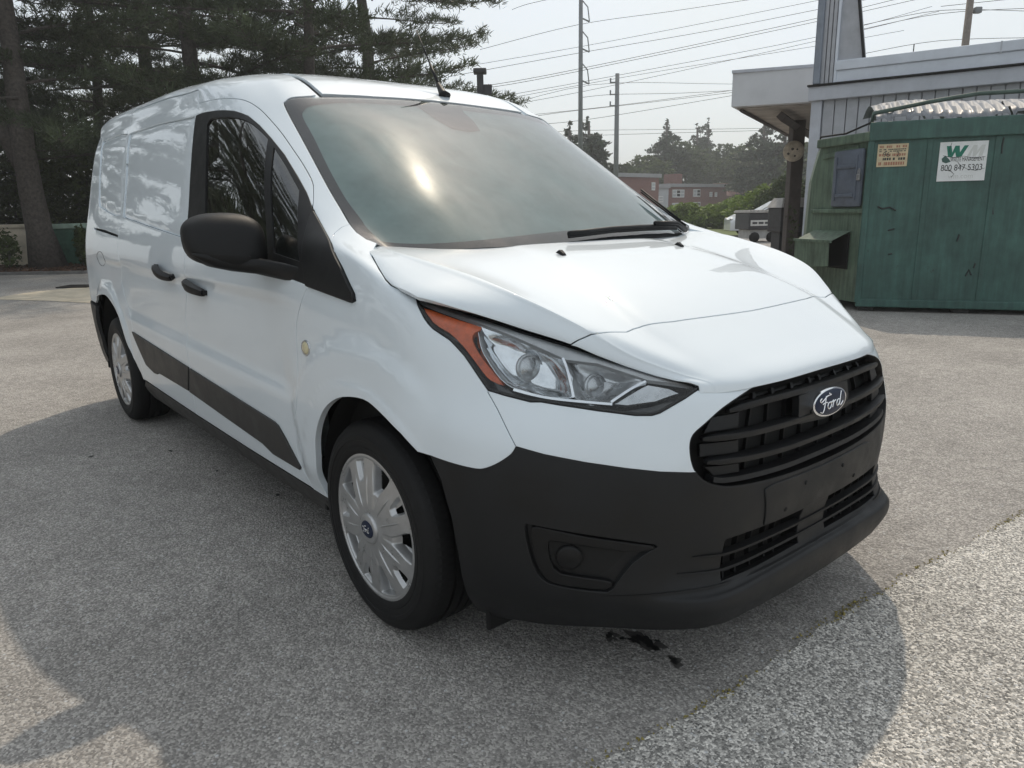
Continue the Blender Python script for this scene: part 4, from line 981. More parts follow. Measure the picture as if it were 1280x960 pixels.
# dark inner shell behind the outer sheets, glass areas left open
s_, t_ = np.meshgrid(np.arange(0, CS+.01, 2), np.arange(2, 136, 2)); sh = s_.shape
X, N, _, _ = B(GB, s_.ravel(), t_.ravel(), 1, True); X2 = X-N*.030; X2[:, 1] = np.maximum(X2[:, 1], 0)
ctr = []; F = []
woa = np.array(wo); wsa = np.array(wsl)
st = np.stack([s_.ravel(), t_.ravel()], 1)
inw = pip(st, wo) | pip(st, wsl+[(CS, 110)]) | (segdist(st*[.9, 1], woa*[.9, 1]) < 2) | ((st[:, 0] > 92) & (st[:, 1] > 70) & (st[:, 1] < 106)) | ((st[:, 0] > 86) & (st[:, 1] > 36) & (st[:, 1] < 72)) | ((st[:, 0] > 97) & (st[:, 1] < 72))
for cx_, rr in ((.045, .42), (-3.06, .49)): inw |= np.hypot(X[:, 0]-cx_, X[:, 2]-.33) < rr
for i in range(sh[0]-1):
    for j in range(sh[1]-1):
        q = (i*sh[1]+j, i*sh[1]+j+1, (i+1)*sh[1]+j+1, (i+1)*sh[1]+j)
        if not inw[list(q)].any(): F.append(q)
FC = []; FD = []
for q in F: (FC if (X[list(q), 0].min() > -1.8 and X[list(q), 2].min() > 1.56) else FD).append(q)
F = FD; k = len(X2); mk('headliner', np.concatenate([X2, X2*[1, -1, 1]]), FC+[tuple(a+k for a in f)[::-1] for f in FC], M_head, van)
k = len(X2); mk('inner_shell', np.concatenate([X2, X2*[1, -1, 1]]), F+[tuple(a+k for a in f)[::-1] for f in F], M_dark, van)
mb = MB(); mb.box((-.45, -.80, .25), (.42, .80, .74)); mb.box((-.05, -.45, .5), (.70, .45, .66)); mb.build('engine_bay', M_dark, van)
# cabin
mb = MB()
dp = [(-.02, 1.06), (-.10, 1.075), (-.40, 1.055), (-.62, 1.03), (-.70, .96), (-.66, .78), (-.02, .70)]
V = [(x, y, z) for y in (-.80, .80) for x, z in dp]; n = len(dp)
o = mk('dashboard', V, [(i, (i+1) % n, n+(i+1) % n, n+i) for i in range(n)]+[tuple(range(n))[::-1], tuple(range(n, 2*n))], M_int, van, smooth=False)
mb = MB(); n = 28
ring_ = [(.185*math.cos(2*math.pi*i/n), .185*math.sin(2*math.pi*i/n), 0) for i in range(n+1)]
mb.tube(ring_, .015, 8); mb.box((-.17, -.02, -.01), (.17, .02, .01)); mb.box((-.05, -.07, -.02), (.05, .05, .02), bev=.01)
o = mb.build('steering_wheel', M_trim, van, True); o.location = (-.80, .40, 1.06); o.rotation_euler = (0, rad(-62), 0); o.rotation_euler = (0, rad(62+0), 0)
for y in (-.40, .40):
    st_ = empty('seat'); st_.parent = van; st_.location = (-1.28, y, .35)
    mb = MB(); mb.box((-.25, -.25, .22), (.28, .25, .36), bev=.05); mb.build('seat_base', M_seat, st_, True)
    mb = MB(); mb.box((-.07, -.25, 0), (.07, .25, .62), Matrix.Translation((-.26, 0, .34)) @ Matrix.Rotation(rad(-14), 4, 'Y'), bev=.05); mb.build('seat_back', M_seat, st_, True)
    mb = MB(); mb.box((-.05, -.13, 0), (.05, .13, .18), Matrix.Translation((-.42, 0, .99)) @ Matrix.Rotation(rad(-8), 4, 'Y'), bev=.04); mb.build('headrest', M_seat, st_, True)
mb = MB(); mb.box((-1.78, -.80, .3), (-1.75, .80, 1.40)); mb.box((-1.78, -.66, 1.40), (-1.75, .66, 1.70)); mb.build('bulkhead', M_bulk, van)
mb = MB(); mb.box((-1.75, -.83, .3), (-.2, .83, .33)); mb.build('cabin_floor', M_int, van)
# ------------------------------------------------------------------ ground
def asphalt(name, dark, light, scale, speck, bump):
    m, t, b = nmat(name); c = t.nodes.new('ShaderNodeTexCoord'); L = t.links.new
    v = t.nodes.new('ShaderNodeTexVoronoi'); v.inputs['Scale'].default_value = scale; L(c.outputs['Object'], v.inputs['Vector'])
    v2 = t.nodes.new('ShaderNodeTexVoronoi'); v2.inputs['Scale'].default_value = scale*.45; L(c.outputs['Object'], v2.inputs['Vector'])
    sep = t.nodes.new('ShaderNodeSeparateColor'); L(v.outputs['Color'], sep.inputs[0])
    sep2 = t.nodes.new('ShaderNodeSeparateColor'); L(v2.outputs['Color'], sep2.inputs[0])
    r = t.nodes.new('ShaderNodeValToRGB'); L(sep.outputs[0], r.inputs[0])
    e = r.color_ramp.elements; e[0].position = 0; e[0].color = (*dark, 1); e[1].position = 1; e[1].color = (*light, 1)
    k = e.new(.55); k.color = (*[(a*1.6+bb)/2.6 for a, bb in zip(dark, light)], 1)
    # pale stones among the rest
    s = t.nodes.new('ShaderNodeMapRange'); s.inputs[1].default_value = 1-speck; s.inputs[2].default_value = 1-speck+.01; L(sep2.outputs[1], s.inputs[0])
    d2 = t.nodes.new('ShaderNodeMapRange'); d2.inputs[1].default_value = .40; d2.inputs[2].default_value = .25; L(v2.outputs['Distance'], d2.inputs[0])
    mu = t.nodes.new('ShaderNodeMath'); mu.operation = 'MULTIPLY'; L(s.outputs[0], mu.inputs[0]); L(d2.outputs[0], mu.inputs[1])
    mx = t.nodes.new('ShaderNodeMix'); mx.data_type = 'RGBA'; L(mu.outputs[0], mx.inputs[0]); L(r.outputs[0], mx.inputs[6]); mx.inputs[7].default_value = (*[min(.5, x*1.9) for x in light], 1)
    # worn patches
    n = t.nodes.new('ShaderNodeTexNoise'); n.inputs['Scale'].default_value = .9; n.inputs['Detail'].default_value = 5; n.inputs['Roughness'].default_value = .6; L(c.outputs['Object'], n.inputs['Vector'])
    mr = t.nodes.new('ShaderNodeMapRange'); mr.inputs[1].default_value = .3; mr.inputs[2].default_value = .7; mr.inputs[3].default_value = .80; mr.inputs[4].default_value = 1.2; L(n.outputs['Fac'], mr.inputs[0])
    n3 = t.nodes.new('ShaderNodeTexNoise'); n3.inputs['Scale'].default_value = 14; n3.inputs['Detail'].default_value = 3; L(c.outputs['Object'], n3.inputs['Vector'])
    mr3 = t.nodes.new('ShaderNodeMapRange'); mr3.inputs[1].default_value = .3; mr3.inputs[2].default_value = .7; mr3.inputs[3].default_value = .88; mr3.inputs[4].default_value = 1.12; L(n3.outputs['Fac'], mr3.inputs[0])
    mm = t.nodes.new('ShaderNodeMath'); mm.operation = 'MULTIPLY'; L(mr.outputs[0], mm.inputs[0]); L(mr3.outputs[0], mm.inputs[1])
    vm = t.nodes.new('ShaderNodeVectorMath'); vm.operation = 'SCALE'; L(mx.outputs[2], vm.inputs[0]); L(mm.outputs[0], vm.inputs['Scale'])
    L(vm.outputs[0], b.inputs['Base Color']); b.inputs['Roughness'].default_value = .85; b.inputs['Specular IOR Level'].default_value = .3
    bp = t.nodes.new('ShaderNodeBump'); bp.inputs['Strength'].default_value = bump; bp.inputs['Distance'].default_value = .004; bp.invert = True
    ad = t.nodes.new('ShaderNodeMath'); ad.operation = 'ADD'; L(v.outputs['Distance'], ad.inputs[0]); L(v2.outputs['Distance'], ad.inputs[1])
    L(ad.outputs[0], bp.inputs['Height']); L(bp.outputs[0], b.inputs['Normal'])
    return m
M_asph = asphalt('asphalt_fine', (.185, .175, .165), (.49, .465, .435), 185, .08, .7)
M_coarse = asphalt('asphalt_coarse', (.15, .146, .138), (.80, .765, .71), 175, .12, .9)
M_old = asphalt('asphalt_old', (.16, .158, .155), (.34, .33, .32), 160, .05, .5)
M_conc = pmat('concrete', (.52, .46, .36), rough=.9, noise=.25, nscale=4, bump=.3, bscale=60)
M_mulch = pmat('mulch', (.055, .038, .03), rough=.95, noise=.6, nscale=30, bump=1, bscale=30)
M_grass = pmat('grass_green', (.10, .13, .035), rough=.9, noise=.45, nscale=12)
def sheet(name, pts, z, mat, div=0):
    return tag(mk(name, [(p[0], p[1], z) for p in pts], [tuple(range(len(pts)))], mat, smooth=False), kind='structure')
g = sheet('ground', [(-900, -900), (900, -900), (900, 900), (-900, 900)], -.012, M_old)
sheet('asphalt_lot', [gnd(-900, 25).to_2d(), (-30, -34), (9, -34), (20, -6), (20, 25), gnd(1500, 26).to_2d(), gnd(1080, 27).to_2d(), gnd(700, 27).to_2d(), gnd(330, 20).to_2d(), gnd(100, 16.6).to_2d(), gnd(-40, 16.6).to_2d(), gnd(-500, 20).to_2d()], -.004, M_asph)
# lighter, coarser paving in front of the van beyond the seam
seam = [(.60, -3.6), (.70, -2.2), (.785, -1.3), (.822, -.839), (.852, -.55), (.866, -.32), (.875, .1), (.905, .5), (.95, 1.0), (.991, 1.433), (1.06, 2.3), (1.16, 3.6), (1.3, 5.4)]
sm = []
rs_ = random.Random(3)
for i in range(len(seam)-1):
    for k in range(12):
        u = k/12; x = seam[i][0]*(1-u)+seam[i+1][0]*u+rs_.uniform(-.008, .008); y = seam[i][1]*(1-u)+seam[i+1][1]*u; sm.append((x, y))
sm.append(seam[-1])
sheet('coarse_paving', sm+[(6, 6), (8, -3.6)], 0.0, M_coarse)
# moss in the seam
M_moss = pmat('moss', (.24, .20, .06), rough=.95, noise=.5, nscale=90)
V = []; F = []
for _ in range(1500):
    i = rs_.randrange(len(sm)-1); x, y = sm[i]
    dens = .5+.5*math.sin(y*3.1+1.3)*math.sin(y*7.7)
    if rs_.random() > dens*dens+.05 or y < -.9 or y > 3.5: continue
    x += rs_.gauss(-.004, .007); y += rs_.uniform(-.03, .03); h = rs_.uniform(.002, .007); w = rs_.uniform(.002, .006); a = rs_.uniform(0, 6.3)
    b0 = len(V); V += [(x+w*math.cos(a), y+w*math.sin(a), 0), (x-w*math.cos(a), y-w*math.sin(a), 0), (x+w*math.sin(a), y-w*math.cos(a), 0), (x+rs_.uniform(-.004, .004), y, h)]
    F += [(b0, b0+2, b0+3), (b0+2, b0+1, b0+3), (b0+1, b0, b0+3)]
tag(mk('moss', V, F, M_moss, smooth=False), 'yellow green moss growing along the seam between two pavings', 'moss', kind='stuff')
# loose grit
def grit(name, n, area, r0, r1, mat, seed):
    q = random.Random(seed); V = []; F = []
    for _ in range(n):
        x, y = area(q); r = q.uniform(r0, r1); b0 = len(V)
        for k in range(5):
            a = k*1.2566+q.uniform(-.4, .4); V.append((x+r*math.cos(a)*q.uniform(.7, 1.2), y+r*math.sin(a)*q.uniform(.7, 1.2), -.002))
        V.append((x+q.uniform(-.3, .3)*r, y+q.uniform(-.3, .3)*r, r*q.uniform(.5, .9)))
        F += [(b0+k, b0+(k+1) % 5, b0+5) for k in range(5)]
    return tag(mk(name, V, F, mat, smooth=False), kind='stuff')
M_st = [pmat('stone_pale', (.42, .40, .37), rough=.85, noise=.3, nscale=300), pmat('stone_grey', (.2, .195, .19), rough=.85, noise=.3, nscale=300), pmat('stone_dark', (.05, .048, .046), rough=.8, noise=.3, nscale=300)]
def near_coarse(q):
    while 1:
        x = q.uniform(.8, 2.1); y = q.uniform(-1.6, 1.8)
        if x > np.interp(y, [p[1] for p in seam], [p[0] for p in seam]): return x, y
tag(grit('coarse_aggregate', 9000, near_coarse, .0018, .0042, M_st[0], 1), 'pale stones standing proud of the coarse paving', 'gravel')
tag(grit('grey_aggregate', 7000, near_coarse, .0018, .0042, M_st[1], 2), 'grey stones standing proud of the coarse paving', 'gravel')
tag(grit('loose_grit', 420, lambda q: (q.uniform(-2.5, .9), q.uniform(-2.6, -.3)), .0012, .0032, M_st[0], 3), 'scattered pale grit on the dark asphalt beside the van', 'grit')
# dark drips below the bumper and small stains
M_wet = pmat('oil_wet', (.016, .016, .016), rough=.4, noise=.5, nscale=60)
M_damp = pmat('damp_asphalt', (.085, .08, .075), rough=.7, noise=.4, nscale=120)
def blot(x, y, r, seed):
    q = random.Random(seed); n = 22; V = [(x, y, -.0015)]; 
    for k in range(n):
        a = 2*math.pi*k/n; rr = r*(1+.35*math.sin(2*a+seed)+.25*math.sin(5*a+seed*2)+q.uniform(-.15, .15)); V.append((x+rr*math.cos(a)*1.1, y+rr*math.sin(a)*.75, -.0018))
    return V, [(0, 1+k, 1+(k+1) % n) for k in range(n)]
def ground_px(px, py):
    v = FW+RT*((px-640)/CAM_P['f'])+UP*((480-py)/CAM_P['f']); k = -CL.z/v.z; return CL.x+v.x*k, CL.y+v.y*k
V = []; F = []
for i, (px, py, r) in enumerate(((803, 797, .021), (793, 800, .014), (814, 806, .02), (843, 825, .013), (762, 793, .012), (778, 797, .008), (822, 800, .007))):
    x, y = ground_px(px, py); v, f = blot(x, y, r, i); k = len(V); V += v; F += [tuple(a+k for a in q) for q in f]
V2 = []; F2 = []
for i, (px, py, r) in enumerate(((800, 798, .05), (845, 826, .03), (765, 794, .03), (820, 806, .035))):
    x, y = ground_px(px, py); v, f = blot(x, y, r*.75, 40+i); k = len(V2); V2 += [(a, b, -.0028-.0002*i) for a, b, c in v]; F2 += [tuple(a+k for a in q) for q in f]
tag(mk('damp_patch', V2, F2, M_damp, smooth=False), 'faint damp patch around the oil drips under the bumper', 'damp patch')
tag(mk('oil_drips', V, F, M_wet, smooth=False), 'cluster of dark oil drips on the asphalt under the bumper', 'oil stain')
for i, (px, py, r) in enumerate(((213, 563, .03), (271, 588, .022), (347, 618, .03), (114, 570, .03), (152, 382, .05))):
    x, y = ground_px(px, py); v, f = blot(x, y, r*.42, 20+i)
    tag(mk('oil_stain', v, f, M_wet, smooth=False), ['small dark stain on the asphalt midway along the sill', 'small dark stain near the front end of the sill', 'dark stain on the asphalt just behind the front wheel', 'faint dark stain left of the rear wheel in the van shadow', 'dark stain on the sunlit asphalt behind the rear wheel'][i], 'oil stain')
# far road, verge, planting bank, concrete apron with drain
mk_ = sheet('mulch_bank', [gnd(-700, 20.5).to_2d(), gnd(-40, 16.7).to_2d(), gnd(100, 16.7).to_2d(), gnd(330, 20).to_2d(), gnd(420, 40).to_2d(), gnd(-900, 40).to_2d()], .004, M_mulch)
M_kerb = pmat('kerb_stone', (.16, .155, .15), rough=.9, noise=.3, nscale=8)
a1, a2 = gnd(-40, 16.55), gnd(100, 16.55); a3 = gnd(330, 19.9)
mb = MB(); 
def strip(mb, a, b, w, h):
    d = (b-a).normalized(); n = Vector((-d.y, d.x, 0))*w
    V = [a, b, b+n, a+n]; V = [Vector((p.x, p.y, -.02)) for p in V]+[Vector((p.x, p.y, h)) for p in V]
    mb.add(V, [(3, 2, 1, 0), (4, 5, 6, 7), (0, 1, 5, 4), (1, 2, 6, 5), (2, 3, 7, 6), (3, 0, 4, 7)])
strip(mb, a2, a1, -.14, .06); strip(mb, a3, a2, -.14, .06)
tag(mb.build('kerb', M_kerb), kind='structure')
sheet('concrete_apron', [ground_px(-60, 373), ground_px(-2, 371.5), ground_px(40, 365), ground_px(100, 359), ground_px(170, 353), ground_px(230, 364), ground_px(118, 379), ground_px(60, 376)], .001, M_conc)
dr = at(98, 358, 1); x, y = ground_px(98, 358.5)
M_iron = pmat('iron', (.03, .028, .027), rough=.7, metal=.5, noise=.4, nscale=30)
t_ = empty('storm_drain', (x, y, .002), math.atan2(RH.y, RH.x), 'dark iron storm drain grate set in the pale concrete apron', 'drain'); t_.scale = (.62, .8, 1)
mb = MB(); mb.box((-.45, -.28, 0), (.45, -.24, .02)); mb.box((-.45, .24, 0), (.45, .28, .02)); mb.box((-.45, -.24, 0), (-.41, .24, .02)); mb.box((.41, -.24, 0), (.45, .24, .02)); mb.build('drain_frame', M_iron, t_)
for k in range(8):
    mb = MB(); mb.box((-.36+k*.1, -.24, .0), (-.32+k*.1, .24, .016)); mb.build('bar', M_iron, t_)
M_road = M_old
sheet('grass_strip', [gnd(700, 32).to_2d(), gnd(940, 32).to_2d(), gnd(1500, 32).to_2d(), gnd(1500, 60).to_2d(), gnd(300, 60).to_2d(), gnd(500, 32).to_2d()], .004, M_grass)

# ------------------------------------------------------------------ trees
M_bark = pmat('pine_bark', (.085, .072, .064), rough=.95, noise=.5, nscale=14, bump=1, bscale=18)
def leafmat(name, col, var=.35, trans=.25):
    m, t, b = nmat(name); L = t.links.new
    c = t.nodes.new('ShaderNodeTexCoord'); n = t.nodes.new('ShaderNodeTexNoise'); n.inputs['Scale'].default_value = 1.3; n.inputs['Detail'].default_value = 4
    L(c.outputs['Object'], n.inputs['Vector']); g = t.nodes.new('ShaderNodeNewGeometry')
    mr = t.nodes.new('ShaderNodeMapRange'); mr.inputs[1].default_value = .3; mr.inputs[2].default_value = .7; mr.inputs[3].default_value = 1-var; mr.inputs[4].default_value = 1+var; L(n.outputs['Fac'], mr.inputs[0])
    mr2 = t.nodes.new('ShaderNodeMapRange'); mr2.inputs[3].default_value = .7; mr2.inputs[4].default_value = 1.3; L(g.outputs['Random Per Island'], mr2.inputs[0])
    mm = t.nodes.new('ShaderNodeMath'); mm.operation = 'MULTIPLY'; L(mr.outputs[0], mm.inputs[0]); L(mr2.outputs[0], mm.inputs[1])
    vm = t.nodes.new('ShaderNodeVectorMath'); vm.operation = 'SCALE'; vm.inputs[0].default_value = col; L(mm.outputs[0], vm.inputs['Scale'])
    L(vm.outputs[0], b.inputs['Base Color']); b.inputs['Roughness'].default_value = .6; b.inputs['Specular IOR Level'].default_value = .25
    tr = t.nodes.new('ShaderNodeBsdfTranslucent'); L(vm.outputs[0], tr.inputs[0])
    mx = t.nodes.new('ShaderNodeMixShader'); mx.inputs[0].default_value = trans; L(b.outputs[0], mx.inputs[1]); L(tr.outputs[0], mx.inputs[2]); L(mx.outputs[0], t.nodes['Material Output'].inputs[0])
    return m
M_pine = leafmat('pine_needles', (.075, .095, .052), .35, .3)
M_pine2 = leafmat('pine_needles_far', (.050, .068, .042), .3, .15)
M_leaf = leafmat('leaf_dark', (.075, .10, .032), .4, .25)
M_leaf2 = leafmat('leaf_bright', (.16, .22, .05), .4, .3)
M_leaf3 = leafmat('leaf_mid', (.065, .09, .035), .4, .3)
def needles(P, D, n, ln, wd, q):
    """tufts: n needle blades at each point P around direction D"""
    P = np.repeat(P, n, 0); D = np.repeat(D, n, 0); m = len(P)
    R = q.normal(size=(m, 3)); A = D*.9+R*.62; A /= np.linalg.norm(A, axis=1, keepdims=True)
    S = np.cross(A, q.normal(size=(m, 3))); S /= np.linalg.norm(S, axis=1, keepdims=True)
    L = ln*q.uniform(.6, 1.25, (m, 1)); w = wd*q.uniform(.7, 1.3, (m, 1))
    O = P+q.normal(size=(m, 3))*ln*.25
    V = np.stack([O-S*w*.4, O+S*w*.4, O+A*L*.6+S*w*.5, O+A*L, O+A*L*.55-S*w*.5], 1).reshape(-1, 3)
    F = np.arange(m*5).reshape(m, 5)
    return V, F
def pine(seed, H, r_base, z0, limb, ntuft=26, ln=.2, wd=.022, dens=1.0, lean=(0, 0), fork=None, spread=1.0, nlimb=34, droop=.25):
    """returns trunk mesh and crown points of a long-limbed pine"""
    q = np.random.default_rng(seed); tr = MB(); br = MB(); P = []; D = []
    def axis(z): 
        u = z/H; return np.array([lean[0]*u*(1.4-.4*u)+.12*math.sin(z*.9+seed), lean[1]*u+.1*math.sin(z*.7+seed*2), z])
    zs = np.linspace(0, H, 16); tr.tube([axis(z) for z in zs], [max(.03, r_base*(1+.5*math.exp(-z*2.5))*(1-.85*z/H)) for z in zs], 12)
    if fork:
        z1, dx, dy, ht = fork; b0 = axis(z1)
        pts = [b0+np.array([dx, dy, 0])*u*(1.25-.25*u)+np.array([0, 0, ht*u]) for u in np.linspace(0, 1, 8)]
        tr.tube(pts, [r_base*.66*(1-.7*u) for u in np.linspace(0, 1, 8)], 10)
    for k in range(nlimb):
        u = (k+q.uniform(0, .8))/nlimb; z = z0+(H-z0)*u; a = k*2.4+q.uniform(-.5, .5)
        Ln = limb*spread*(1-.72*u**1.3)*q.uniform(.65, 1.15)
        d = np.array([math.cos(a), math.sin(a), 0]); b0 = axis(z); m = 7; pts = []
        up = q.uniform(-.05, .25)
        for i in range(m+1):
            s = i/m; pts.append(b0+d*Ln*s+np.array([-d[1], d[0], 0])*Ln*.10*math.sin(3*s+k)+np.array([0, 0, Ln*(up*s-droop*s*s+.12*s**4)]))
        br.tube(pts, [max(.008, .055*(Ln/limb)*(1-.85*i/m)) for i in range(m+1)], 5, cap=False)
        nb = int(Ln*5.2*dens)
        for j in range(nb):
            s = .18+.82*(j+q.uniform(0, 1))/nb; i = min(m-1, int(s*m)); p = pts[i]+(pts[i+1]-pts[i])*(s*m-i)
            sg = 1 if j % 2 else -1; w = np.array([-d[1], d[0], 0])*sg; lb = (.28+.30*Ln*(1-s))*q.uniform(.6, 1.2)
            dd = d*.75+w*q.uniform(.4, .9)+np.array([0, 0, q.uniform(-.05, .35)]); dd /= np.linalg.norm(dd)
            br.tube([p, p+dd*lb*.55, p+dd*lb+np.array([0, 0, .06])], [.010, .007, .004], 3, cap=False)
            for e in range(max(2, int(lb*6))):
                f = (e+1)/max(2, int(lb*6)); P.append(p+dd*lb*f+q.normal(size=3)*.05); D.append(dd*.6+np.array([0, 0, .45]))
    P = np.array(P); D = np.array(D); D /= np.linalg.norm(D, axis=1, keepdims=True)
    V, F = needles(P, D, ntuft, ln, wd, q)
    return tr, br, V, F
def fastmesh(name, V, F, mat, parent=None):
    m = bpy.data.meshes.new(name); k = F.shape[1]
    m.vertices.add(len(V)); m.vertices.foreach_set('co', np.ascontiguousarray(V, dtype=np.float32).ravel())
    m.loops.add(F.size); m.loops.foreach_set('vertex_index', np.ascontiguousarray(F, dtype=np.int32).ravel())
    m.polygons.add(len(F)); m.polygons.foreach_set('loop_start', np.arange(0, F.size, k, dtype=np.int32))
    m.materials.append(mat); m.update(calc_edges=True)
    o = bpy.data.objects.new(name, m); COL.objects.link(o)
    if parent: o.parent = parent
    return o
def pine_tree(name, loc, rot, label, parts, mat, scale=1, group=None):
    t = empty(name, loc, rot, label, 'tree', group); t.scale = (scale,)*3
    if isinstance(parts, list):
        for o in parts:
            c = o.copy(); COL.objects.link(c); c.parent = t
        return t
    tr, br, V, F = parts
    a = tr.build('trunk', M_bark, t, True); b = br.build('limbs', M_bark, t, True); c = fastmesh('crown', V, F, mat, t)
    return t
G_P = 'pines at the left edge of the lot'
pt = pine_tree('pine_tree', gnd(60, 18.6), 0, 'big forked pine with bare leaning trunk at the left edge of the lot', pine(11, 14, .30, 3.4, 4.6, 18, fork=(2.2, RH.x*-2.3+FH.x*.3, RH.y*-2.3+FH.y*.3, 6.5), lean=(RH.x*-.35, RH.y*-.35), nlimb=40), M_pine, group=G_P)
p2 = pine_tree('pine_tree', gnd(262, 22), 0, 'tall dark pine rising behind the middle of the van roof', pine(5, 15, .30, 2.4, 5.6, 16, nlimb=48, dens=1.05), M_pine, group=G_P)
p3 = pine_tree('pine_tree', gnd(402, 21), 0, 'dark pine whose long drooping branches reach right over the windscreen', pine(8, 15, .20, 2.5, 5.9, 18, nlimb=50, dens=1.12, droop=.15), M_pine, group=G_P)
K2 = list(p2.children); K3 = list(p3.children)
for i, (px, d, r, sc, K, lb) in enumerate(((150, 25, 1.2, 1.0, K3, 'dark pine standing back between the forked pine and the van'), (-70, 21, 2.4, 1.05, K2, 'dense pine cut by the left edge of the picture'), (215, 30, 3.0, 1.15, K2, 'pine farthest back among those over the rear of the van'), (470, 28, 5.1, 1.05, K2, 'pine in the second row under the longest right-hand branches'))):
    pine_tree('pine_tree', gnd(px, d), r, lb, K, M_pine, sc, G_P)
# trees on the near side of the lot, seen only as reflections in the van's flank
for i, (x, y, r, sc, K) in enumerate(((-17, -7.5, .3, .9, K2), (-13.5, -10, 1.7, .9, K3), (-21, -6, 2.9, 1, K2), (-25, -12, 4.4, 1.1, K3), (-9, -15, 5.2, 1.1, K2))):
    pine_tree('pine_tree', (x, y, 0), r, ['dark pine mirrored in the middle of the front door glass', 'dark pine mirrored low in the front door glass', 'dark pine mirrored at the rear edge of the front door glass', 'dark pine mirrored farthest back in the door glass', 'dark pine mirrored in the rear side panel of the van'][i], K, M_pine, sc, 'pines across the lot, seen mirrored in the van')
# leafy masses: shrubs and broad crowns from leaf blades
def leaves(q, n, blobs, size):
    P = []
    W_ = np.array([b[3]*b[4]*b[5] for b in blobs])**.67; W_ /= W_.sum()
    for b, w in zip(blobs, W_):
        m = int(n*w); d = q.normal(size=(m, 3)); d /= np.linalg.norm(d, axis=1, keepdims=True); r = q.uniform(.45, 1.0, (m, 1))**.5
        lump = 1+.22*np.sin(d[:, :1]*7+b[0])*np.sin(d[:, 1:2]*6+b[1])+.12*np.sin(d[:, 2:]*11)
        P.append(np.array(b[:3])+d*r*lump*np.array(b[3:6]))
    P = np.concatenate(P); P = P[P[:, 2] > .02]; m = len(P)
    A = q.normal(size=(m, 3)); A[:, 2] = A[:, 2]*.6; A /= np.linalg.norm(A, axis=1, keepdims=True)
    S = np.cross(A, q.normal(size=(m, 3))); S /= np.linalg.norm(S, axis=1, keepdims=True)
    s = size*q.uniform(.6, 1.3, (m, 1))
    V = np.stack([P-A*s, P+S*s*.5, P+A*s, P-S*s*.5], 1).reshape(-1, 3)
    return V, np.arange(m*4).reshape(m, 4)
def bush(name, loc, blobs, n, size, mat, label, cat='shrub', seed=1, stem=True, group=None, trunk=None):
    q = np.random.default_rng(seed); t = empty(name, loc, 0, label, cat, group)
    V, F = leaves(q, n, blobs, size); fastmesh('crown' if trunk else 'foliage', V, F, mat, t)
    mb = MB()
    if trunk:
        h, r = trunk; mb.tube([(0, 0, 0), (.1, .05, h*.5), (0, 0, h)], [r*1.3, r, r*.5], 8)
    for b in blobs: mb.tube([(0, 0, (trunk[0]*.6 if trunk else 0)), (b[0]*.6, b[1]*.6, b[2]*.7), (b[0], b[1], b[2]+b[5]*.4)], [.05, .03, .012] if not trunk else [trunk[1]*.6, trunk[1]*.35, trunk[1]*.1], 5)
    mb.build('trunk' if trunk else 'stem', M_bark, t, True)
    return t
for i, (px, d, h, w, lb) in enumerate(((-60, 23.5, 1.9, 1.8, 'dark undergrowth at the left edge behind the beige wall'), (20, 26, 2.6, 2.0, 'dark shrub rising behind the beige wall left of the forked trunk'), (105, 25, 2.5, 1.9, 'dark shrub behind the green bin right of the forked trunk'), (190, 26, 2.6, 2.4, 'dark shrub hidden mostly by the rear of the van'))):
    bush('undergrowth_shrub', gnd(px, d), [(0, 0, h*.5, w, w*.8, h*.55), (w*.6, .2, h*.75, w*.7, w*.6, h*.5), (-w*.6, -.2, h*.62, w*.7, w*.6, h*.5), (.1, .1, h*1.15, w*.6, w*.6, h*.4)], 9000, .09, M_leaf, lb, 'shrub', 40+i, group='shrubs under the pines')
for i, (x, y, w) in enumerate(((-14.5, -8.3, 2.6), (-19, -8.5, 2.8), (-11, -11.5, 2.6))):
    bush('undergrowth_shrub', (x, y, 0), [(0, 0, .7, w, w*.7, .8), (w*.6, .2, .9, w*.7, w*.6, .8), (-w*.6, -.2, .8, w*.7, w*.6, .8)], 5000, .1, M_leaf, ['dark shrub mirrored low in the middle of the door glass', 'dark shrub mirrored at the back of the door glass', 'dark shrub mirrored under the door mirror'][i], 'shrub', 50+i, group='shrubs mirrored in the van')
# ivy sprays in front of the containers
for i, (px, d, lb) in enumerate(((12, 18.4, 'sparse leafy branch lying against the beige wall'), (104, 19.0, 'climbing leaves covering the front of the low green bin'))):
    bush('ivy', gnd(px, d), [(0, 0, .45, .75, .25, .42), (.7 if i else -.5, 0, .6, .7, .2, .4)] if i == 0 else [(-.1, 0, .55, .55, .12, .5), (.5, 0, .5, .6, .12, .45)], 900 if i == 0 else 1500, .05, M_leaf, lb, 'plant', 60+i)
# fallen-leaf litter and ground cover on the bank
q = np.random.default_rng(9); n = 5000
pp = np.array([np.array(gnd(x, d)) for x, d in zip(q.uniform(-60, 340, n), q.uniform(16.9, 21, n))]); A = q.normal(size=(n, 3))*[1, 1, .35]; A /= np.linalg.norm(A, axis=1, keepdims=True); S = np.cross(A, q.normal(size=(n, 3))); S /= np.linalg.norm(S, axis=1, keepdims=True); s = q.uniform(.02, .06, (n, 1)); pp[:, 2] = q.uniform(.01, .06, n)
V = np.stack([pp-A*s, pp+S*s*.5, pp+A*s, pp-S*s*.5], 1).reshape(-1, 3)
M_lit = pmat('leaf_litter', (.10, .055, .035), rough=.95, noise=.6, nscale=5)
tag(fastmesh('leaf_litter', V, np.arange(n*4).reshape(n, 4), M_lit), 'reddish brown leaf litter on the bank under the pines', 'leaf litter', kind='stuff')
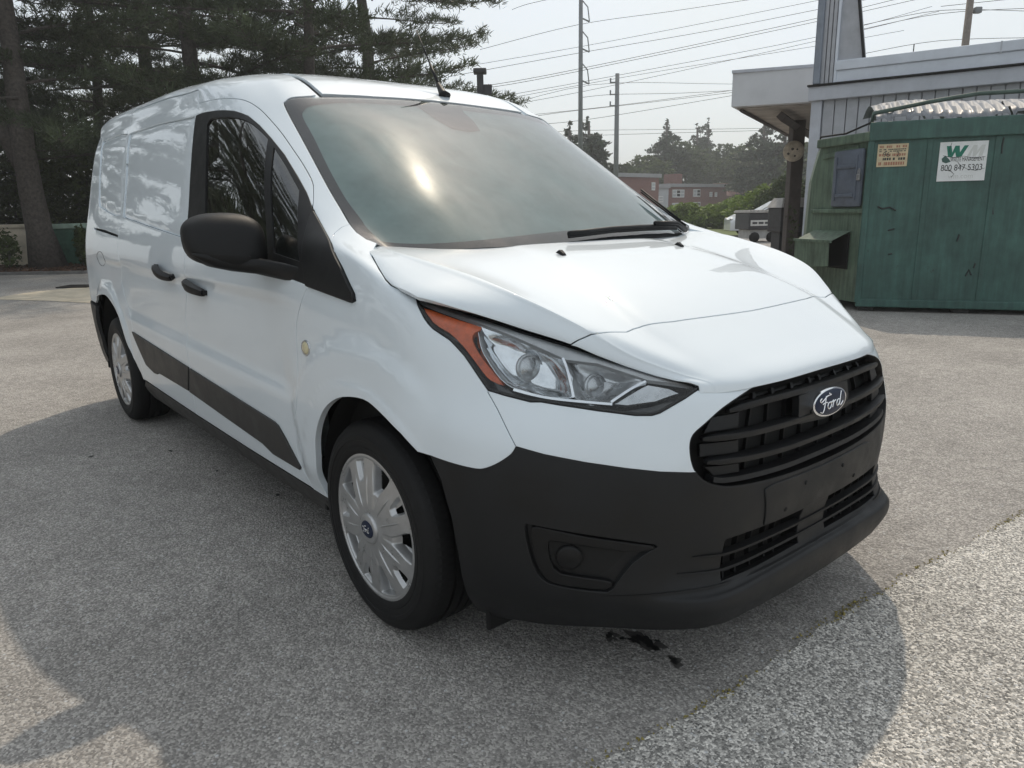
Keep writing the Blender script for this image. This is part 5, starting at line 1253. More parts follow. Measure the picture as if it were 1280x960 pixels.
# low beige wall and green skip behind the pine
M_beige = pmat('beige_render', (.68, .60, .48), rough=.9, noise=.25, nscale=3)
M_gbin = pmat('green_bin_paint', (.06, .15, .105), rough=.5, noise=.4, nscale=4)
M_gtop = pmat('pale_green_rim', (.42, .55, .46), rough=.6, noise=.2, nscale=6)
yaw = math.atan2(RH.y, RH.x)
t = empty('low_wall', gnd(6, 19.6), yaw, 'low beige rendered wall behind the forked pine trunk', 'wall')
mb = MB(); mb.box((-3.2, 0, 0), (1.05, .25, 1.0), bev=.01); mb.build('wall_panel', M_beige, t); mb = MB(); mb.box((-3.2, -.05, 1.0), (1.05, .30, 1.09), bev=.012); mb.build('coping', M_beige, t)
t = empty('skip_bin', gnd(112, 19.8), yaw, 'low dark green bin with pale rim right of the forked pine trunk', 'bin')
mb = MB(); mb.prism([(-.95, 0), (2.2, 0), (2.2, 1.6), (-.95, 1.6)], .95); mb.build('bin_body', M_gbin, t)
mb = MB(); mb.box((-1.0, -.06, .95), (2.25, 1.66, 1.08), bev=.02); mb.build('bin_rim', M_gtop, t)
for k in range(5): mb = MB(); mb.box((-.85+k*.72, -.04, .02), (-.79+k*.72, 0, .95)); mb.build('bin_rib', M_gbin, t)
# ------------------------------------------------------------------ helpers for the right-hand background
def on_plane(px, py, O, n):
    v = FW+RT*((px-640)/CAM_P['f'])+UP*((480-py)/CAM_P['f']); k = (O-CL).dot(n)/v.dot(n); return CL+v*k
def frame(o, ex, ey=None):
    ex = ex.normalized(); ez = Vector((0, 0, 1)); ey = ez.cross(ex)
    return Matrix(((ex.x, ey.x, 0, o.x), (ex.y, ey.y, 0, o.y), (0, 0, 1, o.z), (0, 0, 0, 1)))
def text_mesh(name, body, size, M, mat, parent, width=None, ext=.0008, shear=0):
    c = bpy.data.curves.new(name, 'FONT'); c.body = body; c.size = size; c.extrude = ext; c.align_x = 'CENTER'; c.align_y = 'CENTER'; c.shear = shear
    tmp = bpy.data.objects.new(name+'_tmp', c); COL.objects.link(tmp); bpy.context.view_layer.update()
    m = bpy.data.meshes.new_from_object(tmp.evaluated_get(bpy.context.evaluated_depsgraph_get())); bpy.data.objects.remove(tmp); bpy.data.curves.remove(c)
    m.name = name; xs = [v.co.x for v in m.vertices]; k = (width/(max(xs)-min(xs))) if width else 1
    for v in m.vertices: v.co.x *= k
    m.transform(M); m.materials.clear(); m.materials.append(mat)
    o = bpy.data.objects.new(name, m); COL.objects.link(o); o.parent = parent; return o
def streak_mat(name, col, rust, rough=.5, amt=.5):
    """painted steel with vertical run-down streaks, rust spots and faded patches"""
    m, t, b = nmat(name); L = t.links.new; c = t.nodes.new('ShaderNodeTexCoord')
    mp = t.nodes.new('ShaderNodeMapping'); mp.inputs['Scale'].default_value = (9, 9, .9); L(c.outputs['Object'], mp.inputs[0])
    n = t.nodes.new('ShaderNodeTexNoise'); n.inputs['Scale'].default_value = 2.2; n.inputs['Detail'].default_value = 7; n.inputs['Roughness'].default_value = .65; L(mp.outputs[0], n.inputs['Vector'])
    n2 = t.nodes.new('ShaderNodeTexNoise'); n2.inputs['Scale'].default_value = 2.6; n2.inputs['Detail'].default_value = 8; n2.inputs['Roughness'].default_value = .7; L(c.outputs['Object'], n2.inputs['Vector'])
    mr = t.nodes.new('ShaderNodeMapRange'); mr.inputs[1].default_value = .3; mr.inputs[2].default_value = .7; mr.inputs[3].default_value = 1-amt; mr.inputs[4].default_value = 1+amt; L(n.outputs['Fac'], mr.inputs[0])
    mrb = t.nodes.new('ShaderNodeMapRange'); mrb.inputs[1].default_value = .3; mrb.inputs[2].default_value = .7; mrb.inputs[3].default_value = .7; mrb.inputs[4].default_value = 1.35; L(n2.outputs['Fac'], mrb.inputs[0])
    mm = t.nodes.new('ShaderNodeMath'); mm.operation = 'MULTIPLY'; L(mr.outputs[0], mm.inputs[0]); L(mrb.outputs[0], mm.inputs[1])
    vm = t.nodes.new('ShaderNodeVectorMath'); vm.operation = 'SCALE'; vm.inputs[0].default_value = col; L(mm.outputs[0], vm.inputs['Scale'])
    n3 = t.nodes.new('ShaderNodeTexNoise'); n3.inputs['Scale'].default_value = 7; n3.inputs['Detail'].default_value = 9; n3.inputs['Roughness'].default_value = .75; L(c.outputs['Object'], n3.inputs['Vector'])
    rs = t.nodes.new('ShaderNodeMapRange'); rs.inputs[1].default_value = .63; rs.inputs[2].default_value = .70; L(n3.outputs['Fac'], rs.inputs[0])
    mx = t.nodes.new('ShaderNodeMix'); mx.data_type = 'RGBA'; L(rs.outputs[0], mx.inputs[0]); L(vm.outputs[0], mx.inputs[6]); mx.inputs[7].default_value = (*rust, 1)
    L(mx.outputs[2], b.inputs['Base Color']); b.inputs['Roughness'].default_value = rough
    return m
M_dg = streak_mat('dumpster_green', (.038, .094, .080), (.028, .026, .024), .5, .25)
M_dgl = streak_mat('dumpster_green_faded', (.095, .14, .10), (.05, .045, .035), .6, .4)
M_blue = pmat('hatch_blue_grey', (.10, .12, .155), rough=.5, noise=.2, nscale=8)
M_lid = pmat('lid_plastic', (.20, .21, .23), rough=.4, noise=.3, nscale=6, rvar=.1)
M_bargr = pmat('bar_green', (.05, .085, .07), rough=.45, noise=.3, nscale=10)
M_sign = pmat('sticker_white', (.72, .74, .74), rough=.5, noise=.08, nscale=12)
M_tan = pmat('sticker_tan', (.55, .46, .30), rough=.6, noise=.15, nscale=14)
M_ink = pmat('ink_dark', (.03, .035, .035), rough=.6)
M_inkg = pmat('ink_green', (.012, .17, .115), rough=.6)
M_inkp = pmat('ink_faded', (.58, .60, .58), rough=.6)
M_inkr = pmat('ink_brown', (.35, .16, .10), rough=.6)
M_steel = pmat('steel', (.35, .35, .36), rough=.4, metal=.8, noise=.2, nscale=30)

# ------------------------------------------------------------------ dumpster
DO = Vector((-2.15, 6.62, 0)); dex = Vector((.867, .5, 0)).normalized(); dey = Vector((-dex.y, dex.x, 0)); DM = frame(DO, dex); DI = DM.inverted()
dmp = empty('dumpster', (0, 0, 0), 0, 'large green steel dumpster with stickers and blue grey hatch beside the white building', 'dumpster')
def dpx(px, py): 
    p = DI @ on_plane(px, py, DO, -dey); return p.x, p.z
e1 = Vector((-.88, .475, 0)).normalized(); en = Vector((-.475, -.88, 0)).normalized()
EMf = Matrix(((-e1.x, -en.x, 0, DO.x), (-e1.y, -en.y, 0, DO.y), (0, 0, 1, 0), (0, 0, 0, 1)))     # x right along the end wall (0 at the corner), -y outward
top = 2.03
# body: closed shell with flared end
E0 = DO+e1*.92
def ring(z, k): 
    return [DO+dex*3.4+Vector((0, 0, z)), DO+Vector((0, 0, z)), E0+e1*k+en*0+Vector((0, 0, z)), E0+e1*k+dey*1.3+Vector((0, 0, z)), DO+dex*3.4+dey*1.7+Vector((0, 0, z))]
rs3 = [ring(.09, .20), ring(.7, .20), ring(1.5, .15), ring(1.9, .0)]
V = [p-en*0+dey*.012 for r in rs3 for p in r]; F = []
for i in range(3):
    for k in range(5): F.append((i*5+k, (i+1)*5+k, (i+1)*5+(k+1) % 5, i*5+(k+1) % 5))
F.append(tuple(range(5))); F.append(tuple(range(15, 20))[::-1])
mk('container_body', V, F, M_dgl, dmp, smooth=False)
us = [0, dpx(1150, 300)[0], dpx(1232, 300)[0], dpx(1232, 300)[0]*2-dpx(1150, 300)[0], 3.4]
for a, b_ in zip(us[:-1], us[1:]):
    mb = MB(); nx = 6; Vp = []; Fp = []
    for j in range(7):
        for i in range(7):
            u = a+.018+(b_-a-.036)*i/6; z = .10+1.80*j/6; bow = .012*math.sin(math.pi*i/6)*math.sin(math.pi*j/6)
            Vp.append(DM @ Vector((u, -.004+bow, z)))
    Fp = [(j*7+i, j*7+i+1, (j+1)*7+i+1, (j+1)*7+i) for j in range(6) for i in range(6)]
    mb.add(Vp, Fp); mb.build('side_panel', M_dg, dmp, True)
for u in us[1:-1]:
    mb = MB(); mb.box((u-.028, -.014, .09), (u+.028, .02, 1.90), DM, bev=.006); mb.build('rib', M_dg, dmp)
mb = MB(); mb.box((-.03, -.05, 1.87), (3.42, .05, top+.035), DM, bev=.012); mb.build('top_rail', M_dg, dmp)
mb = MB(); mb.box((-.02, -.03, .05), (3.4, .03, .14), DM, bev=.01); mb.build('bottom_rail', M_dg, dmp)
mb = MB(); mb.box((-.035, -.03, .1), (.03, .04, 1.9), DM, bev=.01); mb.build('corner_post', M_dg, dmp)
mb = MB(); mb.box((-.93, -.06, 1.87), (0.02, .02, 1.97), EMf, bev=.012); mb.build('end_rail', M_dgl, dmp)
mb = MB(); mb.box((-1.0, -.035, 1.10), (.0, .02, 1.15), EMf, bev=.01); mb.build('end_rail', M_dgl, dmp)
mb = MB(); mb.box((-.70, -.02, 1.80), (-.04, .015, 1.855), EMf @ Matrix.Rotation(rad(-5), 4, 'Y'), bev=.008); mb.build('hatch_rail', M_dgl, dmp)
mb = MB(); mb.box((-.60, -.045, 1.17), (-.07, .01, 1.81), EMf, bev=.03); hd = mb.build('hatch', M_blue, dmp); autosmooth(hd)
for z in (1.30, 1.62): mb = MB(); mb.box((-.50, -.062, z-.02), (-.17, -.040, z+.02), EMf, bev=.008); mb.build('hatch_rib', M_blue, hd)
for x in (-.52, -.15): mb = MB(); mb.box((x-.012, -.058, 1.24), (x+.012, -.043, 1.74), EMf, bev=.005); mb.build('hatch_rib', M_blue, hd)
mb = MB(); mb.box((-.115, -.075, 1.46), (-.065, -.045, 1.53), EMf, bev=.008); mb.tube([EMf @ Vector((-.105, -.06, 1.53)), EMf @ Vector((-.103, -.06, 1.575)), EMf @ Vector((-.09, -.06, 1.59)), EMf @ Vector((-.077, -.06, 1.575)), EMf @ Vector((-.075, -.06, 1.53))], .006, 6); mb.build('padlock', M_steel, dmp)
# lower hood: sloped top plate and open side
mb = MB()
q = [(-.92, 0, .90), (-.22, 0, .90), (-.22, -.27, .78), (-.92, -.27, .78), (-.92, 0, .44), (-.22, 0, .50), (-.22, -.26, .50), (-.92, -.26, .46)]
mb.add([EMf @ Vector(p) for p in q], [(0, 3, 2, 1), (3, 7, 6, 2), (0, 4, 7, 3)]); mb.add([EMf @ (Vector(p)*1) for p in q], [(4, 5, 6, 7)])
mb.box((-.94, -.285, .77), (-.20, -.255, .80), EMf)
mb.build('chute_hood', M_dgl, dmp)
mb = MB(); mb.box((-.90, -.02, .46), (-.23, .0, .86), EMf); mb.build('chute_opening', M_dark, dmp)
# lid: corrugated plastic leaves
for (a, b_) in ((.02, 1.28), (1.30, 3.40)):
    V = []; nx, ny = int((b_-a)*60), 10
    for j in range(ny+1):
        for i in range(nx+1):
            u = a+(b_-a)*i/nx; v = -.02+1.7*j/ny
            ph = (u*1.0+v*.55)*2*math.pi/.19
            h = .045*ss(-.75, -.35, math.sin(ph))+.26*math.sin(math.pi*min(1, (v+.02)/2.2))*(.75+.25*math.sin(u*1.9+.4))+.02*math.sin(u*5)
            V.append(DM @ Vector((u, v, top+.045+float(h))))
    F = [(j*(nx+1)+i, j*(nx+1)+i+1, (j+1)*(nx+1)+i+1, (j+1)*(nx+1)+i) for j in range(ny) for i in range(nx)]
    n0 = len(V); V += [v-Vector((0, 0, .03)) for v in V[:nx+1]]; F += [(n0+i, n0+i+1, i+1, i) for i in range(nx)]
    o = mk('lid', V, F, M_lid, dmp)
V = [EMf @ Vector(p) for p in ((-.9, 0, 1.98), (0, 0, 2.06), (.0, 1.0, 2.08), (-.9, .9, 2.0))]
mb = MB(); mb.tube([DM @ Vector((-.01, .1, 2.05)), DM @ Vector((0, .1, 2.17)), DM @ Vector((.55, .12, 2.26)), DM @ Vector((1.0, .14, 2.315)), DM @ Vector((3.4, .16, 2.30))], .024, 8); mb.build('lid_bar', M_bargr, dmp, True)
mb = MB(); mb.tube([EMf @ Vector((-.93, -.03, 1.90)), EMf @ Vector((-.90, -.03, 2.0)), EMf @ Vector((-.4, -.04, 1.99)), EMf @ Vector((0, -.04, 2.06))], .012, 6); mb.build('lid_cable', M_trim, dmp, True)
for u in (.02, .98, 2.4): mb = MB(); mb.box((u, .05, 0), (u+.16, .2, .1), DM); mb.build('foot', M_mould, dmp)
# stickers
def plate(px0, py0, px1, py1, mat, name, bow=.004):
    a = dpx(px0, py1); b_ = dpx(px1, py0); mb = MB(); mb.box((a[0], -.0125, a[1]), (b_[0], -.008, b_[1]), DM); o = mb.build(name, mat, dmp); return o, (a[0], a[1], b_[0], b_[1])
st, (x0, z0, x1, z1) = plate(1170, 175.5, 1236, 227, M_sign, 'company_sticker')
sw, sh_ = x1-x0, z1-z0
def TM(fx, fz, yy=-.0132): return DM @ Matrix.Translation((x0+sw*fx, yy, z0+sh_*fz)) @ Matrix.Rotation(rad(90), 4, 'X')
def poly_on(name, pts, mat, yy=-.0137):
    return mk(name, [DM @ Vector((x0+sw*a, yy, z0+sh_*b)) for a, b in pts], [tuple(range(len(pts)))], mat, st, smooth=False)
poly_on('letter_w', [(.14, .90), (.24, .90), (.27, .73), (.32, .90), (.41, .90), (.43, .73), (.51, .90), (.60, .90), (.47, .62), (.36, .62), (.33, .74), (.28, .62), (.19, .62)], M_inkg)
poly_on('letter_m', [(.58, .62), (.70, .90), (.78, .90), (.78, .74), (.87, .90), (.95, .90), (.90, .62), (.82, .62), (.85, .78), (.76, .62), (.70, .62), (.70, .80), (.65, .62)], M_inkp)
text_mesh('sticker_name', 'WASTE MANAGEMENT', .06, TM(.60, .545), M_ink, st, width=sw*.70)
text_mesh('sticker_phone', '800 847 5303', .09, TM(.50, .335), M_ink, st, width=sw*.86)
text_mesh('sticker_web', 'wm.com', .07, TM(.50, .12), M_inkp, st, width=sw*.52)
poly_on('torn_patch', [(.06, .58), (.13, .66), (.20, .585), (.26, .50), (.16, .46), (.08, .50)], M_dg)
for pts in ([(.08, .66), (.30, .60), (.52, .63), (.72, .57), (.97, .60)], [(.12, .30), (.28, .26), (.36, .18), (.30, .10)], [(.40, .50), (.46, .40), (.62, .30), (.80, .26), (.99, .31)], [(.24, .98), (.20, .80), (.25, .66)]):
    mb = MB(); mb.tube([DM @ Vector((x0+sw*a, -.0135, z0+sh_*b)) for a, b in pts], [.0018, .0035, .0015, .003, .001][:len(pts)], 4); mb.build('crack', M_ink, st)
nt_, (x0, z0, x1, z1) = plate(1095, 179, 1136, 209, M_tan, 'notice_sticker')
sw, sh_ = x1-x0, z1-z0; st = nt_
rq = random.Random(4)
for row, (fz, hh, mat) in enumerate(((.88, .10, M_inkr), (.76, .05, M_ink), (.68, .05, M_ink), (.52, .11, M_inkr), (.34, .11, M_ink), (.14, .14, M_inkr))):
    x = .06; V = []; F = []
    while x < .92:
        w = rq.uniform(.02, .06) if hh < .1 else rq.uniform(.035, .09)
        if rq.random() < .8:
            b0 = len(V); V += [DM @ Vector((x0+sw*a, -.0137, z0+sh_*b)) for a, b in ((x, fz-hh/2), (x+w*.75, fz-hh/2), (x+w*.75, fz+hh/2), (x, fz+hh/2))]; F.append((b0, b0+1, b0+2, b0+3))
        x += w
    mk('print_line', V, F, mat, nt_, smooth=False)
for (fx, fz, tx) in ((.30, .53, '96'), (.68, .53, '2')): text_mesh('print_number', tx, .07, TM(fx, fz, -.0142), M_ink, nt_)
# scratches and dents in the panel paint
for pts in ([(1097, 258), (1103, 261), (1112, 259), (1120, 263)], [(1110, 288), (1118, 286)], [(1207, 345), (1211, 337), (1214, 344)], [(1217, 335), (1219, 329)], [(1196, 302), (1199, 293)], [(1252, 192), (1253, 180), (1255, 172)], [(1150, 297), (1153, 292)], [(1240, 258), (1241, 268)], [(1110, 318), (1115, 317)]):
    mb = MB(); P_ = [DM @ Vector((dpx(*p)[0], -.006, dpx(*p)[1])) for p in pts]; mb.tube(P_, .008, 4); mb.build('scratch', M_ink, dmp)

# ------------------------------------------------------------------ service building: sided wall, stepped fascia, canopy, fin
M_side = pmat('grey_siding', (.40, .41, .44), rough=.6, noise=.12, nscale=6)
M_fas = pmat('pale_fascia', (.62, .66, .73), rough=.4, noise=.08, nscale=4)
M_fas2 = pmat('pale_fascia_lower', (.48, .50, .55), rough=.5, noise=.1, nscale=4)
M_wht = pmat('canopy_white', (.60, .61, .63), rough=.55, noise=.06, nscale=3)
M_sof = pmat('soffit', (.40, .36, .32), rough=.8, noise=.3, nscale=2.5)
M_brn = pmat('column_brown', (.075, .06, .055), rough=.7, noise=.3, nscale=5)
M_tube = pmat('fin_blue_grey', (.22, .25, .30), rough=.5, noise=.15, nscale=5)
KD = 12.2
K = at(1018, 107, KD); wd = Vector((.96, .28, 0)).normalized(); wn = Vector((wd.y, -wd.x, 0)); WM_ = frame(Vector((K.x, K.y, 0)), wd)
WI = WM_.inverted()
def wpx(px, py): p = WI @ on_plane(px, py, Vector((K.x, K.y, 0)), wn); return p.x, p.z
zt = wpx(1018, 107)[1]; zb = wpx(1017, 127)[1]; z2 = wpx(1046, 77)[1]; zl = wpx(1280, 102)[1]
bld = empty('service_building', (0, 0, 0), 0, 'pale grey sided service building with flat stepped roof behind the green dumpster', 'building')
Lw = 13
mb = MB(); mb.box((.0, .04, 0), (Lw, 9, zb+.02), WM_); mb.build('wall_core', M_side, bld)
# boards
bw = .17; u = .16
src = None
while u < 5.2:
    mb = MB(); mb.box((u, -.005, 0), (u+bw-.014, .04, zb), WM_, bev=.004); mb.build('siding_board', M_side, bld); u += bw
mb = MB(); mb.box((5.2, -.005, 0), (Lw, .04, zb), WM_); mb.build('wall_panel', M_side, bld)
mb = MB(); mb.box((-.02, -.04, 0), (.14, .06, zb+.01), WM_, bev=.008); mb.build('corner_trim', M_fas2, bld)
mb = MB(); mb.box((-.06, -.10, zb), (Lw, .3, zt-.03), WM_, bev=.01); mb.build('lower_fascia', M_fas2, bld)
mb = MB(); mb.box((-.08, -.14, zt-.03), (Lw, .3, zt), WM_, bev=.008); mb.build('fascia_drip', M_trim, bld)
sl = -.0
u0 = wpx(1046, 90)[0]
zm = zt+(z2-zt)*.55
mb = MB(); mb.box((u0, -.06, zt), (Lw, .3, zm), WM_, bev=.008); mb.build('upper_fascia', M_fas, bld)
mb = MB(); mb.box((u0-.01, -.085, zm), (Lw, .32, z2), WM_, bev=.012); mb.build('roof_cap', M_fas, bld)
for k in range(1, 5): mb = MB(); mb.box((u0+k*2.1, -.089, zm-.01), (u0+k*2.1+.02, -.06, z2+.003), WM_); mb.build('cap_joint', M_fas2, bld)
mb = MB(); mb.box((-.0, .3, zt-.2), (Lw, 9, zt+.05), WM_); mb.build('roof_deck', M_fas2, bld)
for px in (1140,): uu = wpx(px, 70)[0]; mb = MB(); mb.tube([WM_ @ Vector((uu, .1, z2)), WM_ @ Vector((uu, .1, z2+.13))], .008, 5); mb.build('roof_spike', M_trim, bld)
# upright fin above the corner
f0 = wpx(1019, 106)[0]; f1 = wpx(1032, 60)[0]; f2 = wpx(1050, 40)[0]; f3 = wpx(1081, 73)[0]
mb = MB(); mb.box((f0-.02, -.12, zt), (f1-.03, .25, zt+2.6), WM_, bev=.02); mb.build('fin_edge', M_tube, bld)
for k in range(3):
    a = f1-.03+(f2-f1)*k/3; mb = MB(); mb.box((a, -.06, zt), (a+(f2-f1)/3-.012, .2, zt+2.6), WM_, bev=.004); mb.build('fin_board', M_side, bld)
hgt = z2+.02
mb = MB(); V = [(f2-.02, -.02, hgt-.05), (f3, -.02, hgt-.05), (f2+.06, -.02, hgt+1.95), (f2-.02, -.02, hgt+1.95)]; V = V+[(x, .18, z) for x, y, z in V]
mb.add([WM_ @ Vector(p) for p in V], [(3, 2, 1, 0), (4, 5, 6, 7), (0, 1, 5, 4), (1, 2, 6, 5), (2, 3, 7, 6), (3, 0, 4, 7)]); mb.build('fin_gusset', M_side, bld)
mb = MB(); mb.tube([WM_ @ Vector((f3, -.04, hgt-.05)), WM_ @ Vector((f2+.06, -.04, hgt+1.95))], .022, 6); mb.build('fin_flashing', M_trim, bld)
mb = MB(); mb.box((f2-.03, -.08, zt), (f2+.01, .22, hgt+2), WM_, bev=.006); mb.build('fin_trim', M_fas, bld)
# canopy
c1 = at(914, 135, 14); cz = c1.z; ch = at(914, 92, 14).z-cz
c4 = on_plane(985, 172, Vector((0, 0, cz)), Vector((0, 0, 1))); c2 = on_plane(1017, 128.5, Vector((0, 0, cz)), Vector((0, 0, 1)))
c2 = c2+(c2-c1).normalized()*.8; c3 = c4+(c2-c1)
cnp = empty('canopy', (0, 0, 0), 0, 'white flat canopy on a dark brown column left of the service building', 'canopy')
def slab(P, z0, z1):
    mb = MB(); V = [Vector((p.x, p.y, z0)) for p in P]+[Vector((p.x, p.y, z1)) for p in P]
    mb.add(V, [(3, 2, 1, 0), (4, 5, 6, 7), (0, 1, 5, 4), (1, 2, 6, 5), (2, 3, 7, 6), (3, 0, 4, 7)]); return mb
slab([c1, c2, c3, c4], cz+.02, cz+ch).build('canopy_fascia', M_wht, cnp)
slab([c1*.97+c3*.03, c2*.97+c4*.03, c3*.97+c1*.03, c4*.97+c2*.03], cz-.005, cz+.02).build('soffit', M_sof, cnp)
slab([c1*1.005-c3*.005, c2, c3, c4*1.005-c2*.005], cz+ch, cz+ch+.05).build('canopy_cap', M_fas2, cnp)
dl = (c4-c1); dw = (c2-c1)
mb = MB()
for k in (.06, .94):
    a = c1+dl*.03+dw*k; b_ = c1+dl*.97+dw*k; mb.tube([Vector((a.x, a.y, cz-.03)), Vector((b_.x, b_.y, cz-.03))], .035, 4)
mb.build('soffit_trim', M_brn, cnp)
cc = at(994, 200, 16.2); mb = MB(); mb.box((-.13, -.13, 0), (.13, .13, cz), Matrix.Translation((cc.x, cc.y, 0)) @ Matrix.Rotation(math.atan2(RH.y, RH.x), 4, 'Z'), bev=.015); mb.build('column', M_brn, cnp)
bb = at(988, 145, 16.2); mb = MB(); a = Vector((cc.x, cc.y, cz-.13)); mb.tube([a-dl.normalized()*2.2, a+dl.normalized()*2.4], .09, 4); mb.build('beam', M_brn, cnp)
# round disc on the column
M_disc = pmat('disc_cream', (.50, .44, .35), rough=.7, noise=.35, nscale=9)
dc = at(992, 189, 15.9); nrm_ = (CL-dc); nrm_.z = 0; nrm_ = nrm_.normalized()
t = empty('round_sign', dc, 0, 'round cream weathered disc fixed to the dark canopy column', 'sign')
Mr = nrm_.to_track_quat('Z', 'Y').to_matrix().to_4x4(); mb = MB(); mb.lathe([(0, .07), (.12, .06), (.19, .035), (.21, .0), (.205, -.03), (0, -.04)], 32, Mr); mb.build('disc', M_disc, t, True)
for (a, b_, r) in ((-.02, .04, .03), (.07, .03, .02), (-.1, -.05, .025), (.03, -.1, .022)):
    mb = MB(); mb.lathe([(0, .004), (r, 0)], 10, Mr @ Matrix.Translation((a, b_, .068))); mb.build('spot', M_brn, t)

# ------------------------------------------------------------------ roadside: kiosk, trailer, parked cars
M_kio = pmat('kiosk_black', (.035, .035, .04), rough=.55, noise=.25, nscale=8)
M_kroof = pmat('kiosk_roof', (.38, .37, .36), rough=.6, noise=.2, nscale=7)
M_pan = pmat('panel_white', (.6, .6, .58), rough=.5, noise=.15, nscale=20)
M_gry = pmat('lower_grey', (.42, .42, .41), rough=.7, noise=.2, nscale=5)
d = 17; kb = gnd(983, d); yaw = math.atan2(RH.y, RH.x)
t = empty('drop_box', kb, yaw+.12, 'black box with sloping grey lid standing on a leg by the building corner', 'box')
mb = MB(); mb.box((-.34, -.3, .62), (.34, .35, 1.16), bev=.02); mb.build('box_body', M_kio, t)
mb = MB(); mb.add([(-.37, -.34, 1.16), (.37, -.34, 1.16), (.37, .39, 1.16), (-.37, .39, 1.16), (-.22, -.12, 1.37), (.32, -.12, 1.37), (.32, .34, 1.37), (-.22, .34, 1.37)], [(3, 2, 1, 0), (4, 5, 6, 7), (0, 1, 5, 4), (1, 2, 6, 5), (2, 3, 7, 6), (3, 0, 4, 7)]); mb.build('lid', M_kroof, t)
for x in (-.3, .24): mb = MB(); mb.box((x, -.2, 0), (x+.07, .2, .62)); mb.build('leg', M_kio, t)
mb = MB(); mb.box((-.2, .2, 0), (.22, .28, .60)); mb.build('back_panel', M_gry, t)
d = 26; kb = gnd(944, d)
t = empty('utility_trailer', kb, yaw+.1, 'dark low trailer with ribbed grey roof and a pale sign strip beside the verge', 'trailer')
mb = MB(); mb.box((-.56, -.6, .42), (.60, .6, .98), bev=.03); mb.build('trailer_body', M_kio, t)
mb = MB(); mb.box((-.60, -.64, .98), (.64, .64, 1.05), bev=.015); r_ = mb.build('trailer_roof', M_kroof, t)
for k in range(9): mb = MB(); mb.box((-.55+k*.135, -.65, 1.05), (-.50+k*.135, .64, 1.075)); mb.build('roof_rib', M_kroof, r_)
mb = MB(); mb.box((-.5, -.615, .55), (.5, -.60, .74)); p_ = mb.build('sign_strip', M_pan, t)
for k, w in enumerate((.17, .17, .17)): mb = MB(); mb.box((-.44+k*.22, -.62, .61), (-.44+k*.22+w, -.615, .68)); mb.build('sign_mark', M_kio, p_)
for x in (.26, .38): mb = MB(); mb.box((x, -.62, .58), (x+.08, -.615, .71)); mb.build('sign_mark', M_kio, p_)
mb = MB(); mb.box((-.45, -.5, .12), (.5, .5, .42)); mb.build('skirt', M_gry, t)
for x in (-.3, .3):
    mb = MB(); mb.lathe([(0, .08), (.14, .08), (.17, .05), (.17, -.05)], 16, Matrix.Translation((x, -.5, .17)) @ Matrix.Rotation(rad(90), 4, 'X')); mb.build('wheel', M_rubber, t, True)
M_carw = pmat('car_white', (.68, .70, .72), rough=.3, coat=1); M_carr = pmat('car_red', (.30, .03, .03), rough=.3, coat=1)
def small_car(loc, rot, mat, label):
    t = empty('parked_car', loc, rot, label, 'car')
    sec = [(-2.1, .55, .80), (-2.0, .95, .85), (-1.5, 1.02, .86), (-1.0, 1.38, .74), (.2, 1.42, .74), (.95, 1.0, .86), (1.75, .88, .84), (2.1, .68, .78)]
    V = []; F = []
    for x, z, w in sec: V += [(x, -w, .25), (x, -w-.04, .6 if z > .7 else .5), (x, -w, z-.1), (x, -w*.86, z), (x, w*.86, z), (x, w, z-.1), (x, w+.04, .6 if z > .7 else .5), (x, w, .25)]
    for i in range(len(sec)-1):
        for k in range(7): F.append((i*8+k, (i+1)*8+k, (i+1)*8+k+1, i*8+k+1))
    F += [tuple(range(8)), tuple(range(len(sec)*8-8, len(sec)*8))[::-1]]
    autosmooth(mk('body', V, F, mat, t), 30)
    for sd in (-1, 1):
        mb = MB(); mb.add([(-.95, sd*.80, 1.04), (.80, sd*.84, 1.04), (.2, sd*.765, 1.34), (-.85, sd*.765, 1.34)], [(0, 1, 2, 3)]); mb.build('side_window', M_gloss, t)
        for x in (-1.3, 1.3):
            mb = MB(); mb.lathe([(0, .1), (.2, .1), (.30, .06), (.30, -.1)], 20, Matrix.Translation((x, sd*.80, .30)) @ Matrix.Rotation(rad(90), 4, 'X')); mb.build('wheel', M_rubber, t, True)
        mb = MB(); mb.box((2.0, sd*.62-.12, .62), (2.1, sd*.62+.12, .74), bev=.02); mb.build('headlight', M_reflg, t)
        mb = MB(); mb.box((-2.13, sd*.65-.12, .7), (-2.05, sd*.65+.12, .86), bev=.02); mb.build('tail_lamp', M_tail, t)
    mb = MB(); mb.add([(.93, -.76, 1.03), (.93, .76, 1.03), (.28, .64, 1.40), (.28, -.64, 1.40)], [(0, 1, 2, 3)]); mb.build('windscreen', M_gloss, t)
    return t
p = gnd(908, 31)+RH*2.12; small_car(p, math.atan2(-RH.y, -RH.x)-.12, M_carw, 'white car showing its nose left of the dark trailer')
